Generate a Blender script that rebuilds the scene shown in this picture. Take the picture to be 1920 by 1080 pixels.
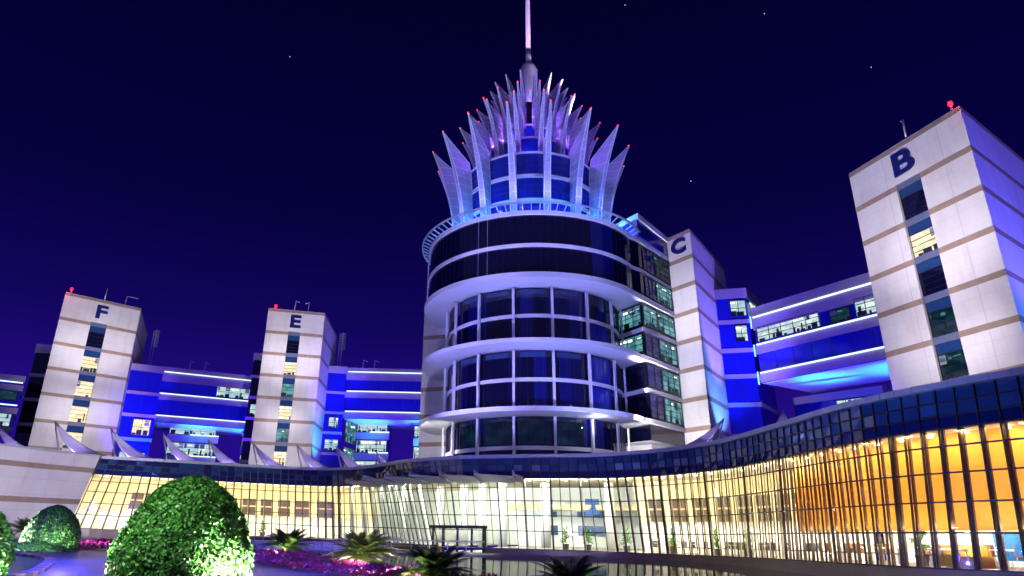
import bpy, math, random
import numpy as np
from mathutils import Vector, Matrix
random.seed(7); rng = np.random.default_rng(7)
for o in list(bpy.data.objects): bpy.data.objects.remove(o)
SC = bpy.context.scene; COL = SC.collection
R = math.radians
V = Vector

# ------------------------------------------------------------------ camera
cam_d = bpy.data.cameras.new('camera'); cam = bpy.data.objects.new('camera', cam_d); COL.objects.link(cam)
cam_d.sensor_width = 36; cam_d.lens = 36 * 1232 / 1920; cam_d.shift_x = 68 / 1920; cam_d.clip_end = 12000
PITCH, ROLL = R(20.17), R(0.98)
f = V((0, math.cos(PITCH), math.sin(PITCH))); u0 = V((0, -math.sin(PITCH), math.cos(PITCH))); x0 = V((1, 0, 0))
xx = x0 * math.cos(ROLL) + u0 * math.sin(ROLL); uu = -x0 * math.sin(ROLL) + u0 * math.cos(ROLL)
cam.matrix_world = Matrix(((xx.x, uu.x, -f.x, 0), (xx.y, uu.y, -f.y, 0), (xx.z, uu.z, -f.z, 1.7), (0, 0, 0, 1)))
SC.camera = cam
SC.view_settings.view_transform = 'Standard'; SC.view_settings.look = 'None'
SC.view_settings.exposure = 0.0; SC.view_settings.gamma = 1.0
SC.cycles.max_bounces = 7; SC.cycles.transparent_max_bounces = 12; SC.cycles.sample_clamp_indirect = 4
SC.cycles.caustics_reflective = False; SC.cycles.caustics_refractive = False

# ------------------------------------------------------------------ night sky
W = bpy.data.worlds.new('World'); SC.world = W; W.use_nodes = True
nt = W.node_tree; bg = nt.nodes['Background']
tc = nt.nodes.new('ShaderNodeTexCoord'); sx = nt.nodes.new('ShaderNodeSeparateXYZ'); cr = nt.nodes.new('ShaderNodeValToRGB')
nt.links.new(tc.outputs['Generated'], sx.inputs[0]); nt.links.new(sx.outputs['Z'], cr.inputs[0]); nt.links.new(cr.outputs[0], bg.inputs[0])
e = cr.color_ramp.elements
e[0].position = 0.0; e[0].color = (.020, .004, .26, 1)
e[1].position = 0.75; e[1].color = (.0004, .0003, .017, 1)
for p, c in ((.16, (.015, .0035, .215, 1)), (.27, (.0060, .0018, .105, 1)), (.42, (.0018, .0008, .048, 1)), (.58, (.0010, .0006, .032, 1))):
    n = cr.color_ramp.elements.new(p); n.color = c
bg.inputs[1].default_value = 1.0

# faint skyglow of the city behind the camera
sun_d = bpy.data.lights.new('sky_glow_sun', 'SUN'); sun_d.energy = 0.30; sun_d.angle = R(150); sun_d.color = (.50, .42, 1.0)
sun = bpy.data.objects.new('sky_glow_sun', sun_d); COL.objects.link(sun)
sun.rotation_euler = V((.12, 1, -.34)).to_track_quat('-Z', 'Y').to_euler()

def spot(loc, target, energy, color, angle=60, blend=.6, size=.12, name='floodlight_beam'):
    d = bpy.data.lights.new(name, 'SPOT'); d.energy = energy; d.color = color; d.spot_size = R(angle); d.spot_blend = blend; d.shadow_soft_size = size
    o = bpy.data.objects.new(name, d); COL.objects.link(o); o.location = loc
    o.rotation_euler = (V(target) - V(loc)).to_track_quat('-Z', 'Y').to_euler(); return o
def point(loc, energy, color, size=.15, name='lamp_glow'):
    d = bpy.data.lights.new(name, 'POINT'); d.energy = energy; d.color = color; d.shadow_soft_size = size
    o = bpy.data.objects.new(name, d); COL.objects.link(o); o.location = loc; return o
def area(loc, target, sx_, sy_, energy, color, name='area_glow', spread=180):
    d = bpy.data.lights.new(name, 'AREA'); d.shape = 'RECTANGLE'; d.size = sx_; d.size_y = sy_; d.energy = energy; d.color = color; d.spread = R(spread)
    o = bpy.data.objects.new(name, d); COL.objects.link(o); o.location = loc
    o.rotation_euler = (V(target) - V(loc)).to_track_quat('-Z', 'Y').to_euler(); return o

WARMW = (1, .92, .99); BLUE = (.06, .05, 1); CYAN = (.05, .38, 1); VIO = (.25, .08, 1)
# floodlights on the four stair towers (front faces) and the coloured ones on their sides
for loc, (tx, ty), zs, e_, w_ in (((-46, 82, 10.3), (-67.2, 113), (14, 25, 36.5), (34000, 38000, 60000), 32), ((-25.5, 91, 10.3), (-33.6, 117), (14, 25, 36.5), (22000, 27000, 46000), 35),
                                ((17.5, 71, 9.6), (27.2, 80.6), (15, 25, 36.5), (8500, 13500, 30000), 38), ((24, 46, 9.6), (43.2, 57.8), (14, 24, 36), (15000, 20000, 40000), 46)):
    for z_, p_ in zip(zs, e_): spot(loc, (tx, ty, z_), p_, WARMW, w_, .85, .1)
spot((-57.5, 119.3, 10.3), (-66, 127, 25), 6000, CYAN, 60); spot((-56, 117, 10.3), (-67, 128, 37), 26000, VIO, 36)
spot((-23, 117, 10.3), (-29, 125, 22), 15000, CYAN, 60); spot((-21, 115, 10.3), (-29, 127, 36), 34000, VIO, 46)
spot((33.5, 78.5, 10.3), (32, 85, 24), 12000, (.10, .32, 1), 70); spot((37, 76, 10.3), (33, 86, 36), 40000, (.26, .14, 1), 50)
spot((53, 44, 9.8), (49, 54, 24), 15000, (.06, .22, 1), 80); spot((57, 40, 9.8), (50, 55, 36), 44000, (.16, .08, 1), 62)

# ------------------------------------------------------------------ helpers
def tag(o, label=None, cat=None, group=None, kind=None):
    if label: o['label'] = label
    if cat: o['category'] = cat
    if group: o['group'] = group
    if kind: o['kind'] = kind
    return o
def thing(name, label, cat, loc=(0, 0, 0), group=None):
    o = bpy.data.objects.new(name, None); COL.objects.link(o); o.location = loc; o.empty_display_size = .3
    tag(o, label, cat, group); return o
def wmesh(name, verts, faces, mats, parent=None, mi=None, smooth=False):
    """verts in world space; parented under an unrotated Empty"""
    me = bpy.data.meshes.new(name)
    off = V((0, 0, 0))
    p = parent
    while p is not None: off = off + p.location; p = p.parent
    vs = [(v[0] - off.x, v[1] - off.y, v[2] - off.z) for v in verts]
    me.from_pydata(vs, [], faces)
    for m in (mats if isinstance(mats, (list, tuple)) else [mats]): me.materials.append(m)
    if mi is not None: me.polygons.foreach_set('material_index', mi)
    if smooth: me.polygons.foreach_set('use_smooth', [True] * len(me.polygons))
    me.update()
    o = bpy.data.objects.new(name, me); COL.objects.link(o)
    if parent: o.parent = parent
    return o
class MB:
    def __init__(s): s.v = []; s.f = []; s.m = []
    def quad(s, a, b, c, d, m=0):
        n = len(s.v); s.v += [tuple(a), tuple(b), tuple(c), tuple(d)]; s.f.append((n, n + 1, n + 2, n + 3)); s.m.append(m)
    def tri(s, a, b, c, m=0):
        n = len(s.v); s.v += [tuple(a), tuple(b), tuple(c)]; s.f.append((n, n + 1, n + 2)); s.m.append(m)
    def prism(s, poly, z0, z1, m=0, mtop=None, mbot=None):
        n = len(s.v); k = len(poly)
        z0s = z0 if isinstance(z0, (list, tuple)) else [z0] * k; z1s = z1 if isinstance(z1, (list, tuple)) else [z1] * k
        s.v += [(p[0], p[1], z) for p, z in zip(poly, z0s)] + [(p[0], p[1], z) for p, z in zip(poly, z1s)]
        for i in range(k):
            j = (i + 1) % k; s.f.append((n + i, n + j, n + k + j, n + k + i)); s.m.append(m)
        s.f.append(tuple(n + k + i for i in range(k))); s.m.append(m if mtop is None else mtop)
        s.f.append(tuple(n + i for i in reversed(range(k)))); s.m.append(m if mbot is None else mbot)
    def hexa(s, p8, m=0):
        n = len(s.v); s.v += [tuple(p) for p in p8]
        for q in ((0, 1, 2, 3), (7, 6, 5, 4), (0, 4, 5, 1), (1, 5, 6, 2), (2, 6, 7, 3), (3, 7, 4, 0)): s.f.append(tuple(n + i for i in q)); s.m.append(m)
    def bar(s, a, b, w, h, m=0, up=(0, 0, 1)):
        a = V(a); b = V(b); d = (b - a).normalized(); up = V(up)
        if abs(d.dot(up)) > .98: up = V((0, 1, 0))
        x = d.cross(up).normalized() * (w / 2); y = x.cross(d).normalized() * (h / 2)
        s.hexa([a - x - y, a + x - y, a + x + y, a - x + y, b - x - y, b + x - y, b + x + y, b - x + y], m)
    def box(s, c, sx_, sy_, sz, ang=0, m=0):
        ca, sa = math.cos(ang), math.sin(ang); P = []
        for z in (0, sz):
            for ux, uy in ((-.5, -.5), (.5, -.5), (.5, .5), (-.5, .5)):
                X = ux * sx_; Y = uy * sy_; P.append((c[0] + X * ca - Y * sa, c[1] + X * sa + Y * ca, c[2] + z))
        s.hexa(P, m)
    def tube(s, pts, rad, n=8, m=0, cap=True):
        rad = rad if isinstance(rad, (list, tuple)) else [rad] * len(pts)
        pts = [V(p) for p in pts]; b = len(s.v)
        for i, p in enumerate(pts):
            d = (pts[min(i + 1, len(pts) - 1)] - pts[max(i - 1, 0)]).normalized()
            up = V((0, 0, 1)) if abs(d.z) < .95 else V((1, 0, 0))
            x = d.cross(up).normalized(); y = x.cross(d).normalized()
            for k in range(n):
                a = 2 * math.pi * k / n; s.v.append(tuple(p + (x * math.cos(a) + y * math.sin(a)) * rad[i]))
        for i in range(len(pts) - 1):
            for k in range(n):
                k2 = (k + 1) % n; s.f.append((b + i * n + k, b + i * n + k2, b + (i + 1) * n + k2, b + (i + 1) * n + k)); s.m.append(m)
        if cap:
            s.f.append(tuple(b + k for k in reversed(range(n)))); s.m.append(m)
            s.f.append(tuple(b + (len(pts) - 1) * n + k for k in range(n))); s.m.append(m)
    def build(s, name, mats, parent=None, smooth=False):
        return wmesh(name, s.v, s.f, mats, parent, s.m, smooth)

# ------------------------------------------------------------------ materials
def mat(name, col, rough=.6, metal=0, var=.0, scale=1.0, col2=None, bump=0, spec=None, coat=0):
    m = bpy.data.materials.new(name); m.use_nodes = True; t = m.node_tree; b = t.nodes['Principled BSDF']
    b.inputs['Base Color'].default_value = (*col, 1); b.inputs['Roughness'].default_value = rough; b.inputs['Metallic'].default_value = metal
    if spec is not None: b.inputs['Specular IOR Level'].default_value = spec
    if coat: b.inputs['Coat Weight'].default_value = coat; b.inputs['Coat Roughness'].default_value = .05
    if var or col2:
        g = t.nodes.new('ShaderNodeNewGeometry'); n = t.nodes.new('ShaderNodeTexNoise'); n.inputs['Scale'].default_value = scale; n.inputs['Detail'].default_value = 6
        n.inputs['Roughness'].default_value = .65
        r = t.nodes.new('ShaderNodeValToRGB'); t.links.new(g.outputs['Position'], n.inputs['Vector']); t.links.new(n.outputs['Fac'], r.inputs[0]); t.links.new(r.outputs[0], b.inputs['Base Color'])
        c2 = col2 or tuple(c * (1 - var) for c in col)
        r.color_ramp.elements[0].position = .3; r.color_ramp.elements[0].color = (*c2, 1); r.color_ramp.elements[1].position = .7; r.color_ramp.elements[1].color = (*col, 1)
        if bump:
            bp = t.nodes.new('ShaderNodeBump'); bp.inputs['Strength'].default_value = bump; t.links.new(n.outputs['Fac'], bp.inputs['Height']); t.links.new(bp.outputs[0], b.inputs['Normal'])
    return m
def emis(name, col, s):
    m = bpy.data.materials.new(name); m.use_nodes = True; t = m.node_tree; t.nodes.clear()
    e = t.nodes.new('ShaderNodeEmission'); o = t.nodes.new('ShaderNodeOutputMaterial'); e.inputs[0].default_value = (*col, 1); e.inputs[1].default_value = s
    t.links.new(e.outputs[0], o.inputs[0]); return m
def lit_room(name, c1, c2, s, scale=1.3):
    """a lit room seen through its window: pale wall with blinds and blocky furniture tones"""
    m = bpy.data.materials.new(name); m.use_nodes = True; t = m.node_tree; t.nodes.clear(); N = t.nodes.new; L = t.links.new
    g = N('ShaderNodeNewGeometry'); mp = N('ShaderNodeMapping'); L(g.outputs['Position'], mp.inputs[0]); mp.inputs['Scale'].default_value = (scale, scale, scale * 1.6)
    v = N('ShaderNodeTexVoronoi'); v.distance = 'CHEBYCHEV'; v.inputs['Scale'].default_value = .55; L(mp.outputs[0], v.inputs['Vector'])
    n = N('ShaderNodeTexNoise'); n.inputs['Scale'].default_value = .8; n.inputs['Detail'].default_value = 2; L(mp.outputs[0], n.inputs['Vector'])
    r = N('ShaderNodeValToRGB'); r.color_ramp.interpolation = 'LINEAR'
    ad = N('ShaderNodeMath'); ad.operation = 'MULTIPLY_ADD'; L(v.outputs['Color'], ad.inputs[0]); ad.inputs[1].default_value = .5; L(n.outputs['Fac'], ad.inputs[2])
    L(ad.outputs[0], r.inputs[0]); el = r.color_ramp.elements
    el[0].position = .30; el[0].color = (c2[0] * .6, c2[1] * .6, c2[2] * .6, 1); el[1].position = .98; el[1].color = (*c1, 1)
    x = el.new(.62); x.color = (*c2, 1); x = el.new(.80); x.color = tuple(.65 * c for c in c1) + (1,)
    e = N('ShaderNodeEmission'); e.inputs[1].default_value = s; L(r.outputs[0], e.inputs[0])
    gl = N('ShaderNodeBsdfGlossy'); gl.inputs['Roughness'].default_value = .03; gl.inputs[0].default_value = (.5, .5, .5, 1)
    mx = N('ShaderNodeMixShader'); mx.inputs[0].default_value = .12; L(e.outputs[0], mx.inputs[1]); L(gl.outputs[0], mx.inputs[2])
    o = N('ShaderNodeOutputMaterial'); L(mx.outputs[0], o.inputs[0]); return m
def clear_glass(name, tint=(1, 1, 1), refl=.10):
    m = bpy.data.materials.new(name); m.use_nodes = True; t = m.node_tree; t.nodes.clear(); N = t.nodes.new; L = t.links.new
    tr = N('ShaderNodeBsdfTransparent'); tr.inputs[0].default_value = (*tint, 1); gl = N('ShaderNodeBsdfGlossy'); gl.inputs['Roughness'].default_value = .02; gl.inputs[0].default_value = (.8, .85, 1, 1)
    fr = N('ShaderNodeFresnel'); fr.inputs[0].default_value = 1.5; ad = N('ShaderNodeMath'); ad.operation = 'ADD'; ad.inputs[1].default_value = refl - .04; ad.use_clamp = True; L(fr.outputs[0], ad.inputs[0])
    mx = N('ShaderNodeMixShader'); L(ad.outputs[0], mx.inputs[0]); L(tr.outputs[0], mx.inputs[1]); L(gl.outputs[0], mx.inputs[2])
    o = N('ShaderNodeOutputMaterial'); L(mx.outputs[0], o.inputs[0]); return m
M = {}
def cladding():
    m = mat('pale_stone_cladding', (.74, .71, .73), .72, var=.15, scale=.22); t = m.node_tree; b = t.nodes['Principled BSDF']; N = t.nodes.new; L = t.links.new
    g = N('ShaderNodeNewGeometry'); sp = N('ShaderNodeSeparateXYZ'); L(g.outputs['Position'], sp.inputs[0])
    ad = N('ShaderNodeMath'); ad.operation = 'ADD'; L(sp.outputs['X'], ad.inputs[0]); mu = N('ShaderNodeMath'); mu.operation = 'MULTIPLY'; mu.inputs[1].default_value = .62; L(sp.outputs['Y'], mu.inputs[0]); L(mu.outputs[0], ad.inputs[1])
    cb = N('ShaderNodeCombineXYZ'); L(ad.outputs[0], cb.inputs[0]); L(sp.outputs['Z'], cb.inputs[1])
    br = N('ShaderNodeTexBrick'); br.offset = 0; br.inputs['Scale'].default_value = 1; br.inputs['Brick Width'].default_value = 2.1; br.inputs['Row Height'].default_value = 1.35; br.inputs['Mortar Size'].default_value = .022; br.inputs['Mortar Smooth'].default_value = .3
    br.inputs['Color1'].default_value = (1, 1, 1, 1); br.inputs['Color2'].default_value = (.97, .97, .98, 1); br.inputs['Mortar'].default_value = (.84, .83, .83, 1); L(cb.outputs[0], br.inputs['Vector'])
    st = N('ShaderNodeTexNoise'); st.inputs['Scale'].default_value = 1; st.inputs['Detail'].default_value = 5; mp = N('ShaderNodeMapping'); mp.inputs['Scale'].default_value = (.9, .9, .16); L(g.outputs['Position'], mp.inputs[0]); L(mp.outputs[0], st.inputs['Vector'])
    sr = N('ShaderNodeValToRGB'); sr.color_ramp.elements[0].position = .36; sr.color_ramp.elements[0].color = (.93, .92, .92, 1); sr.color_ramp.elements[1].position = .52; sr.color_ramp.elements[1].color = (1, 1, 1, 1); L(st.outputs['Fac'], sr.inputs[0])
    src = b.inputs['Base Color'].links[0].from_socket
    for s_ in (br.outputs['Color'], sr.outputs[0]):
        mx = N('ShaderNodeMix'); mx.data_type = 'RGBA'; mx.blend_type = 'MULTIPLY'; mx.inputs[0].default_value = 1; L(src, mx.inputs[6]); L(s_, mx.inputs[7]); src = mx.outputs[2]
    L(src, b.inputs['Base Color']); return m
M['stone'] = cladding()
M['tan'] = mat('tan_stone_band', (.36, .26, .20), .6, col2=(.27, .19, .15), scale=.9)
M['white'] = mat('white_painted_panel', (.80, .78, .86), .55, var=.12, scale=.4)
M['panel'] = mat('grey_cladding_panel', (.55, .55, .63), .35, metal=.3, var=.15, scale=.7)
M['belt'] = mat('brushed_grey_belt', (.34, .28, .40), .45, var=.15, scale=.7)
M['soffit'] = mat('white_soffit_panel', (.72, .72, .80), .42, var=.06, scale=.5)
M['spandrel'] = mat('grey_spandrel', (.13, .15, .26), .4, var=.15)
M['letter'] = mat('navy_letter', (.006, .010, .13), .4)
M['bluegl'] = mat('blue_tinted_glass', (.006, .008, .42), .12, var=.25, scale=.25, spec=.8)
M['darkgl'] = mat('dark_navy_glass', (.0025, .003, .022), .05, spec=.55)
M['skygl'] = mat('upper_blue_glass', (.012, .045, .16), .12, spec=.9)
M['tile1'] = mat('navy_glass_tile', (.013, .052, .17), .10, spec=.9)
M['tile2'] = mat('slate_glass_tile', (.024, .080, .23), .14, spec=.9)
M['tile3'] = mat('pale_glass_tile', (.17, .23, .42), .2, spec=.8)
M['tile4'] = mat('deep_navy_glass_tile', (.004, .014, .09), .08, spec=.9)
M['black'] = mat('black_mullion', (.006, .006, .008), .4)
M['metal'] = mat('pale_steel', (.62, .62, .68), .35, metal=.5)
M['petal'] = mat('petal_mesh_panel', (.50, .46, .66), .5, var=.12, scale=2)
M['rib'] = mat('petal_white_rib', (.80, .80, .9), .4)
M['red'] = emis('red_beacon', (1, .004, .012), 16)
M['redsmall'] = emis('red_petal_lamp', (1, .015, .03), 9)
M['tube'] = emis('cool_white_light_strip', (.60, .72, 1), 1.8)
M['tubeblue'] = emis('blue_light_tube', (.2, .6, 1), 2.2)
M['warmroom'] = lit_room('warm_lit_room', (1, .90, .60), (.92, .72, .42), 1.6, 1.2)
M['coolroom'] = lit_room('cool_lit_room', (.80, .98, .92), (.42, .70, .76), 1.1)
M['tealroom'] = lit_room('teal_lit_room', (.22, .62, .66), (.05, .24, .32), .8)
M['dimroom'] = lit_room('dim_teal_room', (.02, .09, .11), (.006, .03, .05), .6)
M['deskdark'] = mat('dark_desk', (.012, .016, .025), .5); M['lampwhite'] = emis('office_lamp', (.95, 1, .95), 2.4); M['blind'] = mat('grey_blind', (.22, .24, .28), .8)
M['fabric'] = mat('white_tent_fabric', (.74, .72, .82), .8)
M['glass'] = clear_glass('clear_facade_glass', (.97, .98, .96), .07)
M['doorglass'] = clear_glass('door_glass', (.95, .97, .95), .06)

# ------------------------------------------------------------------ ground, water, garden
g = wmesh('ground', [(-4000, -4000, -1.6), (4000, -4000, -1.6), (4000, 4000, -1.6), (-4000, 4000, -1.6)], [(0, 1, 2, 3)], mat('dark_soil', (.06, .055, .05), .9, var=.3, scale=.3)); tag(g, kind='structure')
def paving():
    m = bpy.data.materials.new('smooth_grey_paving'); m.use_nodes = True; t = m.node_tree; b = t.nodes['Principled BSDF']
    g = t.nodes.new('ShaderNodeNewGeometry'); n = t.nodes.new('ShaderNodeTexNoise'); n.inputs['Scale'].default_value = .35; n.inputs['Detail'].default_value = 7
    r = t.nodes.new('ShaderNodeValToRGB'); r.color_ramp.elements[0].color = (.12, .12, .14, 1); r.color_ramp.elements[1].color = (.24, .23, .25, 1)
    br = t.nodes.new('ShaderNodeTexBrick'); br.inputs['Scale'].default_value = .5; br.inputs['Mortar Size'].default_value = .012; br.inputs['Color1'].default_value = (1, 1, 1, 1); br.inputs['Color2'].default_value = (.88, .88, .9, 1); br.inputs['Mortar'].default_value = (.45, .45, .45, 1)
    mx = t.nodes.new('ShaderNodeMix'); mx.data_type = 'RGBA'; mx.blend_type = 'MULTIPLY'; mx.inputs[0].default_value = 1
    L = t.links.new; L(g.outputs['Position'], n.inputs['Vector']); L(g.outputs['Position'], br.inputs['Vector']); L(n.outputs['Fac'], r.inputs[0]); L(r.outputs[0], mx.inputs[6]); L(br.outputs['Color'], mx.inputs[7]); L(mx.outputs[2], b.inputs['Base Color'])
    b.inputs['Roughness'].default_value = .32; return m
TERR = [(-90, -20), (40, -20), (30, 13), (12, 17), (4, 20.5), (0, 24.5), (-3.2, 29), (-7, 37), (-12.5, 46), (-16, 52), (-22, 58), (-30, 63.5), (-38, 67), (-60, 70), (-90, 70)]
mb = MB(); mb.prism(TERR, -1.5, 0); tag(mb.build('path', paving()), kind='structure')
mw = bpy.data.materials.new('pool_water'); mw.use_nodes = True; t = mw.node_tree; b = t.nodes['Principled BSDF']; b.inputs['Base Color'].default_value = (.010, .045, .045, 1); b.inputs['Roughness'].default_value = .03
n = t.nodes.new('ShaderNodeTexNoise'); n.inputs['Scale'].default_value = 1.6; n.inputs['Detail'].default_value = 3; gg = t.nodes.new('ShaderNodeNewGeometry'); bp = t.nodes.new('ShaderNodeBump'); bp.inputs['Strength'].default_value = .06; bp.inputs['Distance'].default_value = .05
t.links.new(gg.outputs['Position'], n.inputs['Vector']); t.links.new(n.outputs['Fac'], bp.inputs['Height']); t.links.new(bp.outputs[0], b.inputs['Normal'])
wt = wmesh('pool_water', [(-60, 8, -.25), (60, 8, -.25), (60, 100, -.25), (-60, 100, -.25)], [(0, 1, 2, 3)], mw); tag(wt, kind='structure')

# ------------------------------------------------------------------ the curved glass hall
CT = [(-36.86, 67.18, -38.11, 66.48, 1.252), (-35.26, 68.2, -36.41, 67.59, 1.14), (-33.01, 69.14, -33.45, 68.94, 1.036), (-29.88, 70.82, -29.79, 70.86, 0.892), (-23.78, 74.54, -23.22, 74.72, 0.612), 
      (-17.2, 76.59, -16.5, 76.74, 0.372), (-13.66, 75.23, -12.78, 75.38, 0.34), (-10.55, 72.08, -8.96, 72.3, 0.3), (-6.16, 65.36, -4.14, 65.52, 0.26), (-1.34, 61.38, -0.4, 61.39, 0.236), 
      (0.21, 60.66, 0.98, 60.66, 0.228), (4.01, 59.38, 4.41, 59.35, 0.212), (7.7, 58.32, 7.91, 58.32, 0.204), (10.87, 57.2, 11.56, 57.12, 0.164), (14.99, 53.28, 15.22, 53.2, 0.164), 
      (17.6, 47.2, 17.52, 47.28, 0.244), (18.32, 40.16, 17.92, 40.32, 0.364), (18.64, 34.0, 18.32, 34.16, 0.436), (19.36, 30.08, 18.8, 30.4, 0.484), (20.24, 27.68, 19.68, 28.08, 0.516), 
      (20.83, 26.22, 20.46, 26.52, 0.524), (21.5, 24.8, 21.09, 25.12, 0.532), (23.36, 20.96, 22.96, 21.28, 0.54), (25.44, 17.28, 25.04, 17.6, 0.54)]
CT = np.array(CT)
def catmull(P, n=14):
    Q = np.vstack([2 * P[0] - P[1], P, 2 * P[-1] - P[-2]]); out = []
    for i in range(1, len(Q) - 2):
        for k in range(n):
            t = k / n; a, b, c, d = Q[i - 1], Q[i], Q[i + 1], Q[i + 2]
            out.append(.5 * ((2 * b) + (c - a) * t + (2 * a - 5 * b + 4 * c - d) * t * t + (3 * b - a - 3 * c + d) * t ** 3))
    out.append(P[-1]); return np.array(out)
D = catmull(CT); 
ker = np.array([1, 2, 3, 2, 1.]) / 9; Dp = np.vstack([D[:1]] * 2 + [D] + [D[-1:]] * 2); D = np.stack([np.convolve(Dp[:, k], ker, 'valid') for k in range(5)], 1)
seg = np.hypot(*np.diff(D[:, :2], axis=0).T); S = np.r_[0, np.cumsum(seg)]
NB = int(round(S[-1] / .8)); ss = np.linspace(0, S[-1], NB + 1)
HP = np.stack([np.interp(ss, S, D[:, k]) for k in range(5)], 1)          # station -> top xy, base xyz
TOPZ = 7.94
def hp(i, fr, off=0.0):
    """point on the leaning facade: station i, fraction down from the coping, offset outwards"""
    i = min(max(i, 0), NB); i0 = int(math.floor(i)); i1 = min(i0 + 1, NB); w = i - i0
    h = HP[i0] * (1 - w) + HP[i1] * w
    p = V((h[0], h[1], TOPZ)).lerp(V((h[2], h[3], h[4])), fr)
    if off:
        a = HP[max(i0 - 1, 0)]; b = HP[min(i0 + 2, NB)]; d = V((b[0] - a[0], b[1] - a[1], 0)).normalized(); p = p + V((d.y, -d.x, 0)) * off
    return p
def station(x, y): return int(np.argmin(np.hypot(HP[:, 0] - x, HP[:, 1] - y)))
FR = [0, .037, .11, .185, .255, .355, .5, .655, .815, 1.0]
hall = thing('glass_hall', 'long S-curved low entrance hall of lit glass with a navy tiled band along its top', 'building', (6, 76, 0))
def strip(fr0, fr1, off, i0=0, i1=None, th=None):
    m_ = MB(); i1 = NB if i1 is None else i1
    for i in range(i0, i1): m_.quad(hp(i, fr1, off), hp(i + 1, fr1, off), hp(i + 1, fr0, off), hp(i, fr0, off))
    return m_
mb = MB()      # coping: proud box along the top
for i in range(NB):
    a, b = hp(i, 0, .35), hp(i + .985, 0, .35); a2, b2 = hp(i, .037, .35), hp(i + .985, .037, .35); c, d = hp(i, 0, -.5), hp(i + .985, 0, -.5); c2, d2 = hp(i, .037, -.5), hp(i + .985, .037, -.5)
    mb.hexa([a2, b2, d2, c2, a, b, d, c])
mb.build('coping', M['panel'], hall)
mb = MB()      # navy glass tiles, every one tilted a hair
for i in range(NB):
    for r_ in range(3):
        j = lambda: random.uniform(-.02, .02)
        x = random.random()
        mi = 3 if r_ == 2 else (1 if x < .45 else 0)
        if r_ == 1 and 50 < i < 88 and x > .80: mi = 2
        if i < 48 and mi == 1: mi = 0
        if i < 48 and mi == 0 and r_ < 2 and random.random() < .5: mi = 3
        mb.quad(hp(i, FR[r_ + 2], .0 + j()), hp(i + 1, FR[r_ + 2], j()), hp(i + 1, FR[r_ + 1], j()), hp(i, FR[r_ + 1], j()), mi)
mb.build('glass_tile_band', [M['tile1'], M['tile2'], M['tile3'], M['tile4']], hall)
mb = MB()
for i in range(NB + 1):
    mb.bar(hp(i, .037, .03), hp(i, .255, .03), .07, .06)
for fr in (.11, .185, .257):
    for i in range(NB): mb.bar(hp(i, fr, .03), hp(i + 1, fr, .03), .06, .07)
mb.build('band_frame', M['black'], hall)
# lit glazing (the doors interrupt the lowest row)
dA, dB = station(-4.5, 63.8), station(.5, 60.6)
mb = MB()
for i in range(NB):
    for r_ in range(4, 9):
        if r_ == 8 and dA <= i < dB: continue
        j = lambda: random.uniform(-.008, .008)
        mb.quad(hp(i, FR[r_ + 1], j()), hp(i + 1, FR[r_ + 1], j()), hp(i + 1, FR[r_], j()), hp(i, FR[r_], j()))
mb.build('glazing', M['glass'], hall)
mb = MB()
for i in range(NB + 1):
    thick = (i % 6 == 0); endfr = .815 if dA < i < dB else 1
    mb.bar(hp(i, .255, .03), hp(i, endfr, .03), .13 if thick else .06, .10)
for fr in FR[5:]:
    for i in range(NB):
        if fr == 1.0 and dA <= i < dB: continue
        mb.bar(hp(i, fr, .03), hp(i + 1, fr, .03), .08, .07)
mb.build('mullion_grid', M['black'], hall)
M['plinth'] = mat('brown_stone_plinth', (.22, .13, .07), .35, var=.3, scale=.8)
for ia, ib in ((0, dA), (dB, NB)):
    mb = MB()
    for i in range(ia, ib):
        a, b = hp(i, 1, .2), hp(i + 1, 1, .2); c, d = hp(i, 1, -.5), hp(i + 1, 1, -.5); dz = V((0, 0, .04)); lo = -.9
        mb.hexa([(a.x, a.y, lo), (b.x, b.y, lo), (d.x, d.y, lo), (c.x, c.y, lo), a - dz, b - dz, d - dz, c - dz])
    mb.build('plinth', M['plinth'], hall)
# inside: floor, ceiling, walls
iA, iB, iC = station(-14.8, 75.6), station(10.9, 57.2), station(18.3, 41.2)      # yellow | white atrium | yellow | amber
M['iceil'] = mat('cream_ceiling', (.80, .72, .50), .7); M['iwall'] = mat('cream_inner_wall', (.80, .68, .40), .7, var=.08); M['iwhite'] = mat('pale_atrium_wall', (.80, .84, .76), .7, var=.1, scale=.3)
M['amber'] = mat('amber_bulkhead', (.86, .32, .010), .5, var=.08, scale=.4); M['fin'] = mat('cream_fin', (.84, .76, .50), .5); M['dkpane'] = mat('brown_inner_pane', (.10, .075, .05), .15)
M['floor'] = mat('pale_hall_floor', (.45, .40, .33), .6); M['wht'] = mat('white_inner_wall', (.86, .84, .78), .6)
def depth_of(i): return 12 if iA <= i < iB else (6.4 if i < iA else (5.2 if i < iC else 6.4))
mb = MB()
for i in range(NB):
    a, b = hp(i, .262, -.15), hp(i + 1, .262, -.15); n_ = -depth_of(i); c, d = hp(i, .262, n_ - .3), hp(i + 1, .262, n_ - .3)
    mb.quad(a, b, d, c)
mb.build('inner_ceiling', M['iceil'], hall)
mb = MB()
for i in range(NB):
    a, b = hp(i, 1, .1), hp(i + 1, 1, .1); c, d = hp(i, 1, -12.6 if i < iB + 4 else -7), hp(i + 1, 1, -12.6 if i < iB + 4 else -7)
    if dA <= i < dB: a.z = b.z = c.z = d.z = -.16
    mb.quad(a, b, d, c)
mb.build('inner_floor', M['floor'], hall)
mb = MB()      # back walls
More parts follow.
